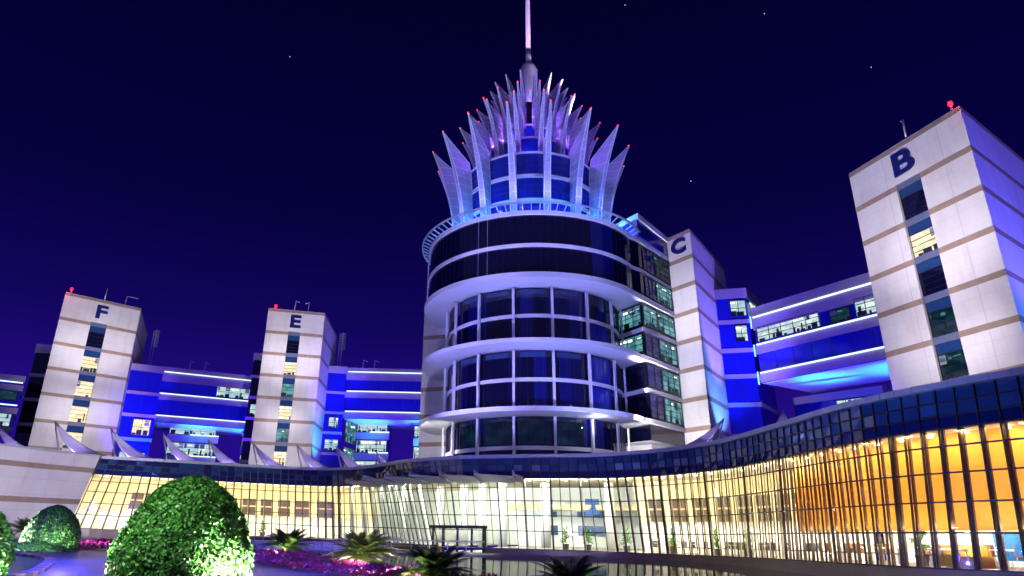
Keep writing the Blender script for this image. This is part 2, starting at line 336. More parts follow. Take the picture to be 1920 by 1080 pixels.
for i in range(NB):
    d_ = depth_of(i)
    if iA <= i < iB:
        mb.quad(hp(i, 1, -d_), hp(i + 1, 1, -d_), hp(i + 1, .26, -d_), hp(i, .26, -d_), 1)
    elif i < iC:
        mb.quad(hp(i, .70, -d_), hp(i + 1, .70, -d_), hp(i + 1, .26, -d_), hp(i, .26, -d_), 0); mb.quad(hp(i, 1, -d_ - .6), hp(i + 1, 1, -d_ - .6), hp(i + 1, .69, -d_ - .6), hp(i, .69, -d_ - .6), 2)
        mb.quad(hp(i, .70, -d_ - .6), hp(i + 1, .70, -d_ - .6), hp(i + 1, .70, -d_), hp(i, .70, -d_), 0)
    else:
        mb.quad(hp(i, .80, -1.3), hp(i + 1, .80, -1.3), hp(i + 1, .26, -1.3), hp(i, .26, -1.3), 3)
        mb.quad(hp(i, .80, -7), hp(i + 1, .80, -7), hp(i + 1, .80, -1.3), hp(i, .80, -1.3), 3)
        mb.quad(hp(i, 1, -d_), hp(i + 1, 1, -d_), hp(i + 1, .80, -d_), hp(i, .80, -d_), 2)
for i in (iA, iB):
    mb.quad(hp(i, 1, -5.4), hp(i, 1, -12), hp(i, .26, -12), hp(i, .26, -5.4), 1)
mb.build('inner_wall', [M['iwall'], M['iwhite'], M['wht'], M['amber']], hall)
# dark window bays on the inner wall + cream fins behind the mullions
def inner_windows(ia, ib, d_, step=2):
    for i in range(ia, ib, step):
        m_ = MB()
        for f0, f1 in ((.45, .55), (.57, .69)):
            m_.hexa([hp(i + .2, f1, -d_ + .08), hp(i + 1.7, f1, -d_ + .08), hp(i + 1.7, f1, -d_ - .05), hp(i + .2, f1, -d_ - .05), hp(i + .2, f0, -d_ + .08), hp(i + 1.7, f0, -d_ + .08), hp(i + 1.7, f0, -d_ - .05), hp(i + .2, f0, -d_ - .05)])
        m_.build('inner_window', M['dkpane'], hall)
inner_windows(4, iA - 4, 6.4); inner_windows(iB + 1, iC - 2, 5.2)
mb = MB()
for i in range(0, NB + 1):
    if i < iA or i >= iB:
        dep = .40 if i < iA else (.20 if i < iC else .26)
        e1 = 1.0
        mb.hexa([hp(i - .07, e1, -.14), hp(i + .07, e1, -.14), hp(i + .07, e1, -dep), hp(i - .07, e1, -dep), hp(i - .07, .262, -.14), hp(i + .07, .262, -.14), hp(i + .07, .262, -dep), hp(i - .07, .262, -dep)], 1 if i >= iC + 1 else 0)
    elif dB + 1 < i < iB and i % 6 == 3 or (iA < i < dA and i % 2 == 0):
        mb.hexa([hp(i - .06, 1, -.14), hp(i + .06, 1, -.14), hp(i + .06, 1, -.5), hp(i - .06, 1, -.5), hp(i - .06, .262, -.14), hp(i + .06, .262, -.14), hp(i + .06, .262, -.5), hp(i - .06, .262, -.5)], 2)
M['fin2'] = mat('bronze_fin', (.10, .06, .03), .4)
mb.build('vertical_fins', [M['fin'], M['fin2'], M['iwhite']], hall)
for k, i in enumerate(range(iA + 3, iB - 1, 6)):      # round atrium columns
    m_ = MB(); c = hp(i, 1, -5.2); m_.tube([(c.x, c.y, .1), (c.x, c.y, 5.95)], .45, 18); m_.build('atrium_column', M['iwhite'], hall, True)
# gallery floor across the atrium
mb = MB()
for i in range(dB, iB):
    a, b, c, d = hp(i, .50, -8), hp(i + 1, .50, -8), hp(i + 1, .50, -11.9), hp(i, .50, -11.9); a2, b2, c2, d2 = hp(i, .56, -8), hp(i + 1, .56, -8), hp(i + 1, .56, -11.9), hp(i, .56, -11.9)
    mb.hexa([a2, b2, c2, d2, a, b, c, d])
mb.build('gallery', M['iwall'], hall)
for i in range(dB + 4, iB - 3, 5):
    for f0, f1, dd in ((.57, .64, -11.8), (.74, .86, -11.8)):
        m_ = MB(); m_.quad(hp(i, f1, dd), hp(i + 2.2, f1, dd), hp(i + 2.2, f0, dd), hp(i, f0, dd)); m_.build('inner_window', mat('steel_blue_pane', (.05, .10, .15), .15), hall)
# roof slab of the hall
rp = [hp(i, 0, -.6) for i in range(0, NB + 1, 2)]
mb = MB(); mb.prism([(p.x, p.y) for p in rp] + [(62, 20), (80, 150), (-100, 150), (-80, 67)], 7.56, 7.76); mb.build('roof', mat('grey_roof_membrane', (.22, .22, .24), .8), hall)
# unseen area lights added to wash the inner walls, with extra points lower down
WL = (1, .80, .46); CL = (.95, 1, .88)
for i in range(1, NB - 1, 3):
    p = hp(i + 1, .275, -.45)
    if iA <= i < iB: area(p, hp(i + 1, .72, -10), 2.2, .3, 330, CL, 'added_wall_wash')
    elif i < iC: area(p, hp(i + 1, .78, -5.5), 2.2, .3, 195, WL, 'added_wall_wash')
    else: area(hp(i + 1, .275, -.25), hp(i + 1, .85, -1.3), 2.2, .2, 95, (1, .78, .4), 'added_wall_wash'); area(hp(i + 1, .79, -.25), hp(i + 1, .40, -1.3), 2.2, .15, 55, (1, .78, .4), 'added_wall_wash')
    if iA <= i < iB:
        if i % 2: p = hp(i, .60, -8.5); point((p.x, p.y, 2.9), 170, (.90, 1, .92), .06)
    elif i < iC:
        p = hp(i, .86, -3.4); point((p.x, p.y, p.z), 190, (1, .95, .80), .05)
    else:
        p = hp(i, .845, -2.6); point((p.x, p.y, p.z), 120, (1, .93, .80), .05)
        p = hp(i, .845, -4.6); point((p.x, p.y, p.z), 120, (1, .90, .78), .05)
# recessed downlights, each a small glowing disc
M['dl'] = emis('downlight_disc', (1, .93, .7), 14)
for i in range(1, NB, 2):
    c = hp(i + .5, .268, -1.0); m_ = MB(); m_.tube([(c.x, c.y, c.z - .07), (c.x, c.y, c.z - .02)], .13, 10); m_.build('downlight', M['dl'], hall)
for i in range(iC + 2, NB, 3):
    c = hp(i + .5, .80, -2.6); m_ = MB(); m_.tube([(c.x, c.y, c.z - .07), (c.x, c.y, c.z - .02)], .12, 10); m_.build('downlight', M['dl'], hall)
# entrance portal
P0, P1 = hp(dA, 1, .7), hp(dB, 1, .7); P0.z = P1.z = -.16
dirp = (P1 - P0).normalized(); npv = V((dirp.y, -dirp.x, 0)); ztop = hp((dA + dB) / 2, .80).z + .4
mb = MB(); wd = (P1 - P0).length
def pp(t_, z, o=0): q = P0 + dirp * (t_ * wd) + npv * o; return (q.x, q.y, z)
mb.bar(pp(-.01, ztop - .3), pp(1.01, ztop - .3), .9, .26)
for t_ in (0, .22, .5, .78, 1): mb.bar(pp(t_, -.16), pp(t_, ztop - .3), .10, .2, up=tuple(npv))
for t_ in (.08, .92): mb.bar(pp(t_, -.16, -.8), pp(t_, ztop - .3, -.8), .10, .2, up=tuple(npv))
door = mb.build('entrance_door', M['black'], hall)
for t_ in (.12, .5, .88): q = pp(t_, 1.9, -1.6); point(q, 90, (1, .97, .88), .05)  # points added behind the doors to brighten the entrance
for t0, t1 in ((.015, .21), (.235, .485), (.515, .765), (.79, .985)):
    m_ = MB(); m_.quad(pp(t0, -.14, -.05), pp(t1, -.14, -.05), pp(t1, ztop - .5, -.05), pp(t0, ztop - .5, -.05)); m_.build('door_leaf', M['doorglass'], door)
    m_ = MB(); tm = t0 + .02 if t0 > .4 else t1 - .02
    m_.bar(pp(tm, .5, .06), pp(tm, 1.3, .06), .05, .05, up=tuple(npv)); m_.build('door_handle', M['metal'], door)
# canopy blades over the entrance
tips = [(-13.04, 70.4), (-10.48, 65.28), (-8.08, 62.64), (-5.52, 59.6), (-2.8, 58.48), (0.16, 57.2), (3.36, 56.56)]
roots = [(-10.88, 71.68), (-8.48, 67.68), (-6.4, 64.96), (-3.92, 63.36), (-1.84, 61.28), (0.88, 60.24), (3.68, 59.12)]
M['canopy'] = mat('grey_canopy_panel', (.42, .42, .44), .5, var=.1)
for k in range(7):
    a = V((*tips[k], 6.14)); b = V((*roots[k], 5.74)); nx = V((*(tips[k + 1] if k < 6 else (4.16, 56.5)), 5.9)); nr = V((*(roots[k + 1] if k < 6 else (4.5, 59.0)), 5.58))
    m_ = MB(); dz = V((0, 0, .10))
    m_.hexa([a - dz, nx - dz, nr - dz, b - dz, a, nx, nr, b])
    c_ = m_.build('canopy_blade', M['canopy'], hall)
    m_ = MB(); m_.bar(a + V((0, 0, .05)), b + V((0, 0, .05)), .13, .40); m_.build('blade_edge', M['panel'], c_)
# soft lavender wash on the canopy and band from the path side
spot((-2, 34, 1.0), (1, 59, 6.8), 6500, (.40, .42, 1), 75)
spot((6, 24, 1.0), (19, 36, 6.8), 5200, (.28, .45, 1), 85)

# ------------------------------------------------------------------ towers with stone cladding
def lerp2(a, b, t): return (a[0] + (b[0] - a[0]) * t, a[1] + (b[1] - a[1]) * t)
def unit(a, b):
    d = math.hypot(b[0] - a[0], b[1] - a[1]); return ((b[0] - a[0]) / d, (b[1] - a[1]) / d)
def text_mesh(s, size, off=.03, ext=.06):
    c = bpy.data.curves.new('t', 'FONT'); c.body = s; c.size = size; c.extrude = ext; c.offset = off; c.align_x = 'CENTER'; c.align_y = 'CENTER'
    o = bpy.data.objects.new('t', c); COL.objects.link(o); dg = bpy.context.evaluated_depsgraph_get(); dg.update()
    me = bpy.data.meshes.new_from_object(o.evaluated_get(dg)); bpy.data.objects.remove(o); return me
def window(parent, a, b, z0, z1, pane, nx=2, nz=3, off=.05, fw=.07, name='window', n=None):
    """framed pane standing on the facade line a-b, n = outward normal"""
    d = unit(a, b)
    if n is None: n = (d[1], -d[0])
    q = lambda t_, z, o: (a[0] + (b[0] - a[0]) * t_ + n[0] * o, a[1] + (b[1] - a[1]) * t_ + n[1] * o, z)
    m_ = MB()
    for k in range(nx + 1): m_.bar(q(k / nx, z0, off + .05), q(k / nx, z1, off + .05), fw, fw, up=(n[0], n[1], 0))
    for k in range(nz + 1): 
        z = z0 + (z1 - z0) * k / nz; m_.bar(q(0, z, off + .05), q(1, z, off + .05), fw, fw)
    w_ = m_.build(name, M['black'], parent)
    m_ = MB(); m_.quad(q(0, z0, off), q(1, z0, off), q(1, z1, off), q(0, z1, off)); pm = M[pane] if isinstance(pane, str) else pane; ms = [pm]
    if pane in ('warmroom', 'coolroom', 'tealroom', 'dimroom'):
        W_ = math.hypot(b[0] - a[0], b[1] - a[1]); H_ = z1 - z0; o1 = off + .012
        def rc(t0, t1, f0, f1, mi): m_.quad(q(t0, z0 + H_ * f0, o1), q(t1, z0 + H_ * f0, o1), q(t1, z0 + H_ * f1, o1), q(t0, z0 + H_ * f1, o1), mi + 1)
        R_ = random.random; t_ = .02
        while t_ < .96:                               # ceiling lamps, blinds, desks and screens
            w2 = min(.97 - t_, (.25 + R_() * .8) / max(W_, .8)); k = R_()
            if k < .45: rc(t_, t_ + w2 * .8, .74 + .1 * R_(), .82 + .08 * R_(), 1)
            if R_() < .75: rc(t_, t_ + w2, .02, .12 + .22 * R_(), 0)
            if R_() < .22: rc(t_ + w2 * .2, t_ + w2 * .55, .1, .50 + .12 * R_(), 0)
            if R_() < .22: rc(t_, t_ + w2, .62, .97, 2)
            t_ += w2 * (1.0 + .4 * R_()) + .01
        ms += [M['deskdark'], M['lampwhite'] if pane != 'dimroom' else M['tealroom'], M['blind']]
    m_.build('pane', ms, w_)
    return w_
def stone_tower(name, label, L_, Mi, Bk, H, bands, letter, slots, z0=6.0, bw=.56, side_bands=True, letter_size=3.0):
    """L_ front left corner, Mi the corner nearest the side face, Bk far end of the side face"""
    T = thing('stair_tower', label, 'tower', ((L_[0] + Mi[0]) / 2, (L_[1] + Mi[1]) / 2, z0), 'white stair towers with tan bands')
    B4 = (L_[0] + Bk[0] - Mi[0], L_[1] + Bk[1] - Mi[1])
    d = unit(L_, Mi); n = (d[1], -d[0]); ds = unit(Mi, Bk); ns = (ds[1], -ds[0])
    s0, s1 = lerp2(L_, Mi, .39), lerp2(L_, Mi, .60); dep = .45
    r0 = (s0[0] - n[0] * dep, s0[1] - n[1] * dep); r1 = (s1[0] - n[0] * dep, s1[1] - n[1] * dep)
    m_ = MB()
    if slots:
        st = bands[0] + .15
        m_.prism([L_, s0, r0, r1, s1, Mi, Bk, B4], z0, st); m_.prism([L_, Mi, Bk, B4], st, H)
    else: m_.prism([L_, Mi, Bk, B4], z0, H)
    m_.build('wall', M['stone'], T)
    o = .035
    def fq(a, b, nn): return [(a[0], a[1]), (b[0], b[1]), (b[0] + nn[0] * o, b[1] + nn[1] * o), (a[0] + nn[0] * o, a[1] + nn[1] * o)]
    for k, z in enumerate([H] + list(bands)):
        m_ = MB(); zt = z if k else H + .02
        hh = bw if k else bw * .8
        if slots and k: m_.prism(fq(L_, s0, n), zt - hh, zt); m_.prism(fq(s1, Mi, n), zt - hh, zt)
        else: m_.prism(fq(L_, Mi, n), zt - hh, zt)
        if side_bands: m_.prism(fq(Mi, Bk, ns), zt - hh, zt)
        m_.build('tan_band', M['tan'], T)
    # roof edge
    m_ = MB(); m_.prism([L_, Mi, Bk, B4], H + .03, H + .12); m_.build('roof_cap', M['panel'], T)
    if slots:
        zs = list(bands) + [bands[-1] - (bands[-2] - bands[-1])]
        a, b = r0, r1
        for k, kind in enumerate(slots):
            zt, zb = zs[k], zs[k + 1]; h = zt - zb
            m_ = MB(); q = lambda p, oo: (p[0] + n[0] * oo, p[1] + n[1] * oo)
            m_.prism([q(a, .02), q(b, .02), q(b, .30), q(a, .30)], zt - bw, zt + .1); m_.build('spandrel', M['spandrel'], T)
            window(T, q(a, .1), q(b, .1), zt - bw - h * .24, zt - bw, 'skygl', 1, 1, 0, .05, 'upper_window', n)
            window(T, q(a, .1), q(b, .1), zb + .02, zt - bw - h * .24 - .04, kind, 1 if kind != 'x' else 2, 4, 0, .06, 'stair_window', n)
    me = text_mesh(letter, letter_size, .085, .08); me.materials.append(M['letter'])
    lo = bpy.data.objects.new('letter_sign', me); COL.objects.link(lo); lo.parent = T
    c = lerp2(L_, Mi, .49); zc = (H + bands[0]) / 2 - .15
    X = V((d[0], d[1], 0)); N_ = V((n[0], n[1], 0)); Z = V((0, 0, 1))
    mw_ = Matrix(((X.x, Z.x, N_.x, c[0] + N_.x * .1 - T.location.x), (X.y, Z.y, N_.y, c[1] + N_.y * .1 - T.location.y), (X.z, Z.z, N_.z, zc - T.location.z), (0, 0, 0, 1)))
    lo.matrix_local = mw_ @ Matrix.Diagonal((1.42, 1.08, 1, 1))
    return T
H = 39.5
stone_tower('F', 'white banded stair tower lettered F, at the far left, with four lit stair windows', (-71.8, 108.7), (-62.7, 117.4), (-69.4, 134.4), H, [35.15, 30.75, 26.4, 22.05, 17.65, 13.3], 'F', ['darkgl', 'warmroom', 'warmroom', 'warmroom', 'warmroom'], letter_size=3.1)
stone_tower('E', 'white banded stair tower lettered E, between the two blue link buildings', (-38.3, 115.8), (-28.4, 118.4), (-29.1, 133.7), H, [35.35, 31.35, 27.35, 23.35, 19.35, 15.4], 'E', ['darkgl', 'warmroom', 'tealroom', 'warmroom', 'tealroom', 'warmroom'], letter_size=3.0)
stone_tower('C', 'slim white banded stair tower lettered C, against the round tower', (26.1, 82.3), (28.2, 78.9), (37.7, 92.6), H, [36.0, 32.3, 28.6, 24.9, 21.2, 17.45, 13.85], 'C', None, letter_size=2.5)
stone_tower('B', 'tall white banded stair tower lettered B, nearest on the right', (41.4, 64.2), (44.9, 51.5), (62.0, 63.3), H, [35.35, 31.3, 27.25, 23.2, 19.1, 15.1], 'B', ['darkgl', 'warmroom', 'darkgl', 'dimroom', 'dimroom', 'dimroom'], letter_size=3.2)
# sliver of the tower behind the drum on its left
T = thing('stair_tower', 'narrow white banded wall showing behind the left edge of the round tower', 'tower', (-4, 92, 6), 'white stair towers with tan bands')
m_ = MB(); m_.prism([(-7.3, 90.0), (-3.0, 88.5), (3, 98), (-1, 101)], 6, 31.0); m_.build('wall', M['stone'], T)
for z in (31, 27.3, 23.6, 19.9, 16.2, 12.5):
    m_ = MB(); m_.prism([(-7.33, 89.97), (-3.0, 88.46), (-3.0, 88.8), (-7.2, 90.2)], z - .55, z + .01); m_.build('tan_band', M['tan'], T)

# ------------------------------------------------------------------ blue link buildings and corner blocks
def facade(parent, a, b, zt, zb, lines, cop=1.0, wh=.62, depth=11, gl='bluegl', strip=None, capL=False, back=None, belts='belt'):
    """a-b front line (left to right), lines = z of belt tops; strip = z of light tubes"""
    d = unit(a, b); n = (d[1], -d[0])
    if back: n_b = back
    else: n_b = (-n[0] * depth, -n[1] * depth)
    a2 = (a[0] + n_b[0], a[1] + n_b[1]); b2 = (b[0] + n_b[0], b[1] + n_b[1])
    m_ = MB(); m_.prism([a, b, b2, a2], zb, zt, 0, 1, 1); m_.build('glass_wall', [M[gl], M['soffit']], parent)
    def ring(z1, z0, o=.12):
        dd = .14
        A = (a[0] + n[0] * o - d[0] * dd, a[1] + n[1] * o - d[1] * dd); B = (b[0] + n[0] * o + d[0] * dd, b[1] + n[1] * o + d[1] * dd)
        B2 = (b2[0] - n[0] * o + d[0] * dd, b2[1] - n[1] * o + d[1] * dd); A2 = (a2[0] - n[0] * o - d[0] * dd, a2[1] - n[1] * o - d[1] * dd)
        q = MB(); q.prism([A, B, B2, A2], z0, z1); return q
    ring(zt + .1, zt - cop, .18).build('coping', M[belts], parent)
    for z in lines: ring(z, z - wh).build('cladding_belt', M[belts], parent)
    # fine vertical joints of the curtain wall
    L = math.hypot(b[0] - a[0], b[1] - a[1]); k = max(2, int(L / 2.2)); m_ = MB()
    for i in range(1, k):
        p = lerp2(a, b, i / k); m_.bar((p[0] + n[0] * .02, p[1] + n[1] * .02, zb + .05), (p[0] + n[0] * .02, p[1] + n[1] * .02, zt - cop), .05, .05, up=(n[0], n[1], 0))
    m_.build('mullions', mat('blue_black_mullion', (.01, .012, .06), .4), parent)
    if strip:
        for z in strip:
            m_ = MB(); A = (a[0] + n[0] * .3 + d[0] * .15, a[1] + n[1] * .3 + d[1] * .15, z); B = (b[0] + n[0] * .3 - d[0] * .1, b[1] + n[1] * .3 - d[1] * .1, z)
            m_.bar(A, B, .19, .19); m_.build('light_strip', M['tube'], parent)
    return n
# far-left bridge and the block left of tower F
Bd = thing('link_building', 'short blue-lit bridge building at the far left edge with light strips', 'building', (-95, 112, 12), 'blue-lit link buildings between the towers')
a, b = (-96, 105.5), (-80.3, 116.3)
n = facade(Bd, a, b, 26.0, 17, [24.4, 20.4], .9, 1.0, strip=[24.85, 20.85], depth=10)
window(Bd, lerp2(a, b, .62), lerp2(a, b, .97), 21.6, 23.3, 'dimroom', 2, 2, .1); window(Bd, lerp2(a, b, .35), lerp2(a, b, .97), 17.2, 19.3, 'coolroom', 4, 3, .1)
Bk = thing('glass_block', 'dark stepped glass block with white belts left of the tower lettered F', 'building', (-76, 123, 6), 'glass corner blocks beside the towers')
facade(Bk, (-82.4, 120.5), (-69, 123.5), 33.1, 8, [27.6, 23.1, 18.6, 14.2], 1.6, .62, depth=11, gl='darkgl', belts='white')
m_ = MB(); window(Bk, (-78.8, 121.3), (-75.8, 122.0), 19.6, 21.3, 'dimroom', 1, 2, .1); window(Bk, (-81.8, 120.63), (-76, 121.9), 8.4, 13.4, 'dimroom', 3, 3, .1)
# block and bridge right of F
Bk = thing('glass_block', 'blue glass block with lit window right of the tower lettered F', 'building', (-59, 113.5, 6), 'glass corner blocks beside the towers')
facade(Bk, (-66.2, 118.6), (-58.9, 122.7), 29.6, 8, [24.7, 20.6, 16.3, 12.2], 1.15, .58, depth=9)
window(Bk, (-61.9, 121.02), (-59.4, 122.42), 16.8, 19.6, 'warmroom', 2, 2, .1); window(Bk, (-63.0, 120.4), (-59.4, 122.42), 12.5, 13.7, 'coolroom', 3, 1, .1)
Bd = thing('link_building', 'blue-lit bridge building between the towers lettered F and E with three light strips', 'building', (-49, 123, 12), 'blue-lit link buildings between the towers')
a, b = (-60.8, 125.7), (-42.8, 134.5)
facade(Bd, a, b, 30.4, 19.8, [28.8, 25.25, 21.05], 1.6, 1.1, strip=[29.5, 25.3, 21.1], depth=12)
window(Bd, lerp2(a, b, .53), lerp2(a, b, .97), 25.7, 27.7, 'coolroom', 4, 2, .08)
Bk = thing('glass_block', 'thin dark strip of glass block with white belts left of the tower lettered E', 'building', (-41, 127, 6), 'glass corner blocks beside the towers')
facade(Bk, (-43.4, 126.5), (-37.5, 128.0), 33.6, 8, [29.3, 25.2, 21.2, 17.2, 13.2], 1.3, .55, depth=5, gl='darkgl', belts='white')
window(Bk, (-42.9, 126.63), (-41.0, 127.1), 21.6, 23.6, 'coolroom', 1, 2, .1)
# lower recessed wing under the bridge
def wing(label, a, b, zt, zb, depth, lit, group='balcony wings under the bridges'):
    w_ = thing('balcony_wing', label, 'building', (a[0], a[1], 6), group)
    d = unit(a, b); n = (d[1], -d[0])
    facade(w_, a, b, zt, zb, [], .25, .3, depth=depth)
    z = zt - .4
    while z - 3.4 > zb:
        window(w_, lerp2(a, b, .03), lerp2(a, b, .97), z - 2.5, z - .1, lit, 3, 3, .06)
        q = lambda p, o: (p[0] + n[0] * o, p[1] + n[1] * o)
        m_ = MB(); e2 = (b[0] + d[0] * .4, b[1] + d[1] * .4); m_.prism([q(a, .15), q(e2, .15), q(e2, 1.1), q(a, 1.1)], z - 4.0, z - 2.7); m_.build('balcony', M['panel'], w_)
        m_ = MB(); c1 = q(lerp2(a, b, .45), 1.2); c2 = q(e2, 1.2); m_.bar((*c1, z - 2.62), (*c2, z - 2.62), .2, .2); m_.build('light_strip', M['tube'], w_)
        z -= 4.1
    return w_
wing('lit balcony wing under the bridge between towers F and E', (-61, 133.6), (-52.5, 137), 21.6, 6, 6, 'coolroom')
wing('small lit balcony end left of the tower lettered E under the bridge', (-45, 130.4), (-41.9, 131.4), 19.0, 6, 6, 'coolroom')
# block and bridge right of E
Bk = thing('glass_block', 'blue glass block right of the tower lettered E with pale lit panes', 'building', (-27, 128, 6), 'glass corner blocks beside the towers')
facade(Bk, (-32.5, 127.0), (-25.4, 128.6), 31.6, 8, [26.7, 22.75, 18.9, 15.0, 11.2], 1.3, .5, depth=9)
window(Bk, (-27.9, 128.03), (-26.2, 128.42), 19.6, 21.6, 'coolroom', 1, 2, .1); window(Bk, (-28.3, 127.95), (-25.9, 128.5), 15.4, 17.4, 'coolroom', 2, 2, .1)
Bd = thing('link_building', 'blue-lit bridge building between tower E and the round tower with three light strips', 'building', (-17, 130, 12), 'blue-lit link buildings between the towers')
a, b = (-25.3, 129.3), (-7.0, 129.9)
facade(Bd, a, b, 31.6, 21.6, [30.4, 26.85, 22.9], 1.6, 1.15, strip=[30.85, 26.95, 22.98], depth=14)
w_ = wing('two-storey lit balcony wing under the bridge beside the round tower', (-24.0, 137), (-17.5, 137), 23.0, 6, 6, 'coolroom')
for z0, z1 in ((17.5, 21.5), (12.6, 16.4)): window(w_, (-25.3, 131), (-24.15, 137), z0, z1, 'tealroom', 4, 3, .1, n=(1, -.15))
wing('narrow lit balcony end left of the round tower under the bridge', (-11.8, 133), (-9.6, 133), 21.4, 6, 5, 'coolroom')
# block and bridge between C and B
Bk = thing('glass_block', 'blue glass block with grey coping right of the tower lettered C', 'building', (36, 87, 6), 'glass corner blocks beside the towers')
facade(Bk, (33.6, 86.6), (37.4, 85.6), 33.7, 8, [29.3, 25.25, 21.7, 17.9, 13.9], 1.3, .58, back=(5.0, 6.0))
window(Bk, (35.3, 86.15), (37.2, 85.65), 29.8, 32.0, 'coolroom', 2, 2, .08); window(Bk, (35.6, 86.07), (37.0, 85.70), 26.2, 28.4, 'coolroom', 2, 2, .08)
window(Bk, (37.6, 85.84), (41.5, 90.5), 29.8, 32.0, 'coolroom', 4, 2, .2, n=(.77, -.64))
for z0, z1 in ((27.9, 29.6), (24.0, 25.6), (20.2, 21.9)): m_ = MB(); m_.bar((37.55, 85.4, z0), (37.55, 85.4, z1), .14, .14, up=(1, 0, 0)); m_.build('corner_light', M['tubeblue'], Bk)
Bd = thing('link_building', 'blue-lit bridge building between the towers lettered C and B with three light strips', 'building', (41, 78, 12), 'blue-lit link buildings between the towers')
a, b = (37.6, 84.6), (46.6, 69.6)
n = facade(Bd, a, b, 30.4, 20.2, [28.5, 25.2, 21.4], 1.9, 1.1, strip=[29.1, 25.3, 21.5], depth=11)
window(Bd, lerp2(a, b, .02), lerp2(a, b, .52), 25.7, 27.6, 'coolroom', 5, 3, .08); window(Bd, lerp2(a, b, .60), lerp2(a, b, .74), 25.6, 27.2, 'dimroom', 1, 2, .08); window(Bd, lerp2(a, b, .78), lerp2(a, b, .98), 25.7, 27.8, 'coolroom', 3, 3, .08)
w_ = thing('balcony_wing', 'low lit wing under the bridge left of the tower lettered B', 'building', (46, 86, 6), 'balcony wings under the bridges')
facade(w_, (44.5, 91), (51.5, 82), 19.5, 6, [15.8], .9, .8, depth=8)
window(w_, (48.0, 86.5), (50.2, 83.7), 16.2, 18.4, 'coolroom', 3, 4, .1)
m_ = MB(); m_.bar((41.0, 83, 13.2), (44.3, 79.5, 13.2), .22, .22); m_.build('light_strip', M['tube'], w_)
# blue and cyan washes on the link buildings
for loc, tg, e_, w_ in (((-51, 115, 10.3), (-52, 130, 25), 16500, 75), ((-44, 119, 10.3), (-46, 133, 26), 9000, 60), ((-57, 110, 10.2), (-62, 121, 21), 10000, 62), ((-15, 116, 10.2), (-13, 130, 27), 15000, 75), ((-21, 114, 10.2), (-20, 130, 27), 12000, 60), ((-23, 117, 10.2), (-28, 128, 22), 6500, 80),
                     ((34, 70, 10.2), (41, 78, 25), 11000, 80), ((41, 62.5, 10.2), (44, 72, 25), 4200, 80), ((33.5, 77, 10.2), (36, 86, 24), 5200, 90), ((-84, 100, 9.6), (-88, 112, 23), 9000, 70)):
    spot(loc, tg, e_, (.10, .010, 1), w_, .9, .05)
for loc, tg, e_, w_ in (((-54, 127.5, 10.6), (-54, 131.5, 19.8), 2000, 50), ((-46.5, 131, 10.6), (-46.3, 135.5, 19.8), 1800, 46), ((-20.5, 128, 10.4), (-20.5, 133, 21.6), 2300, 44), ((-10, 128, 10.4), (-10.0, 132.5, 21.6), 2300, 40), ((42.5, 80.5, 10.6), (43.8, 81.0, 20.2), 2100, 46), ((48.5, 72.5, 10.6), (49, 75, 20.2), 1800, 46)):
    spot(loc, tg, e_ * 7, (.02, .50, 1), w_ * 1.2, 1, .05); spot(loc, tg, e_ * 3, BLUE, 110, 1, .05)

# ------------------------------------------------------------------ the round tower
AX, AY = 7.6, 82.6
drum = thing('round_tower', 'tall round glass tower ringed by white discs, crowned with lit petals and a spire', 'tower', (AX, AY, 6))
th0 = math.atan2(-AY, -AX)          # towards the viewer
def pol(r, deg, cx=AX, cy=AY):
    a = th0 + R(deg); return (cx + r * math.cos(a), cy + r * math.sin(a))
K = (20.4, 76.0); CL_ = (26.1, 82.3)
def plan(r, k=1.0, ext=0):
    """drum outline: circle on the left and front, flattening into the side block on the right"""
    pts = [pol(r, dg) for dg in np.linspace(-150, 62, 72)]
    e = V((CL_[0] - K[0], CL_[1] - K[1])).normalized(); nn = V((e.y, -e.x)) * ext
    pts = [p for p in pts if p[0] < K[0] - .9]
    pts += [(K[0] + nn.x, K[1] + nn.y), (CL_[0] + nn.x - .1, CL_[1] + nn.y), (24, 96), (10, 100)]
    return pts
def ring(r0, r1, z0, z1, name, m, d0=-180, d1=180, n=110, cx=AX, cy=AY, parent=None):
    q = MB()
    for i in range(n):
        a, b = d0 + (d1 - d0) * i / n, d0 + (d1 - d0) * (i + 1) / n
        A, B, C_, D_ = pol(r1, a, cx, cy), pol(r1, b, cx, cy), pol(r0, b, cx, cy), pol(r0, a, cx, cy)
        q.quad((*A, z0), (*B, z0), (*B, z1), (*A, z1)); q.quad((*A, z1), (*B, z1), (*C_, z1), (*D_, z1)); q.quad((*D_, z0), (*C_, z0), (*B, z0), (*A, z0)); q.quad((*C_, z0), (*D_, z0), (*D_, z1), (*C_, z1))
    return q.build(name, m, parent or drum)
M['inkgl'] = mat('ink_blue_glass', (.003, .005, .05), .06, spec=.7)
M['navygl'] = mat('navy_reflection_tint', (.004, .006, .10), .08, spec=.8)
mb = MB(); mb.prism(plan(13.75), 28.9, 36.4); mb.build('upper_glass', M['darkgl'], drum)
mb = MB()
for k in range(52):
    p_ = pol(13.77, -100 + 3.6 * k)
    if p_[0] < K[0] - 1.2:
        for z0, z1 in ((29.0, 32.0), (32.7, 36.2)): mb.bar((*p_, z0), (*p_, z1), .03, .03)
mb.build('upper_glass_joint', mat('dark_joint', (.010, .012, .05), .3), drum)
for d0, d1 in ((-88, -66), (30, 44)): ring(13.74, 13.78, 29.0, 36.2, 'reflection_tinted_glass', M['navygl'], d0, d1, 12)  # bays where a blue reflection is painted as glass colour
for z, h, r, ex in ((32.55, .42, 13.95, .15), (36.7, .5, 14.0, .2)):
    mb = MB(); mb.prism(plan(r, ext=ex), z - h, z); mb.build('white_belt', M['white'], drum)
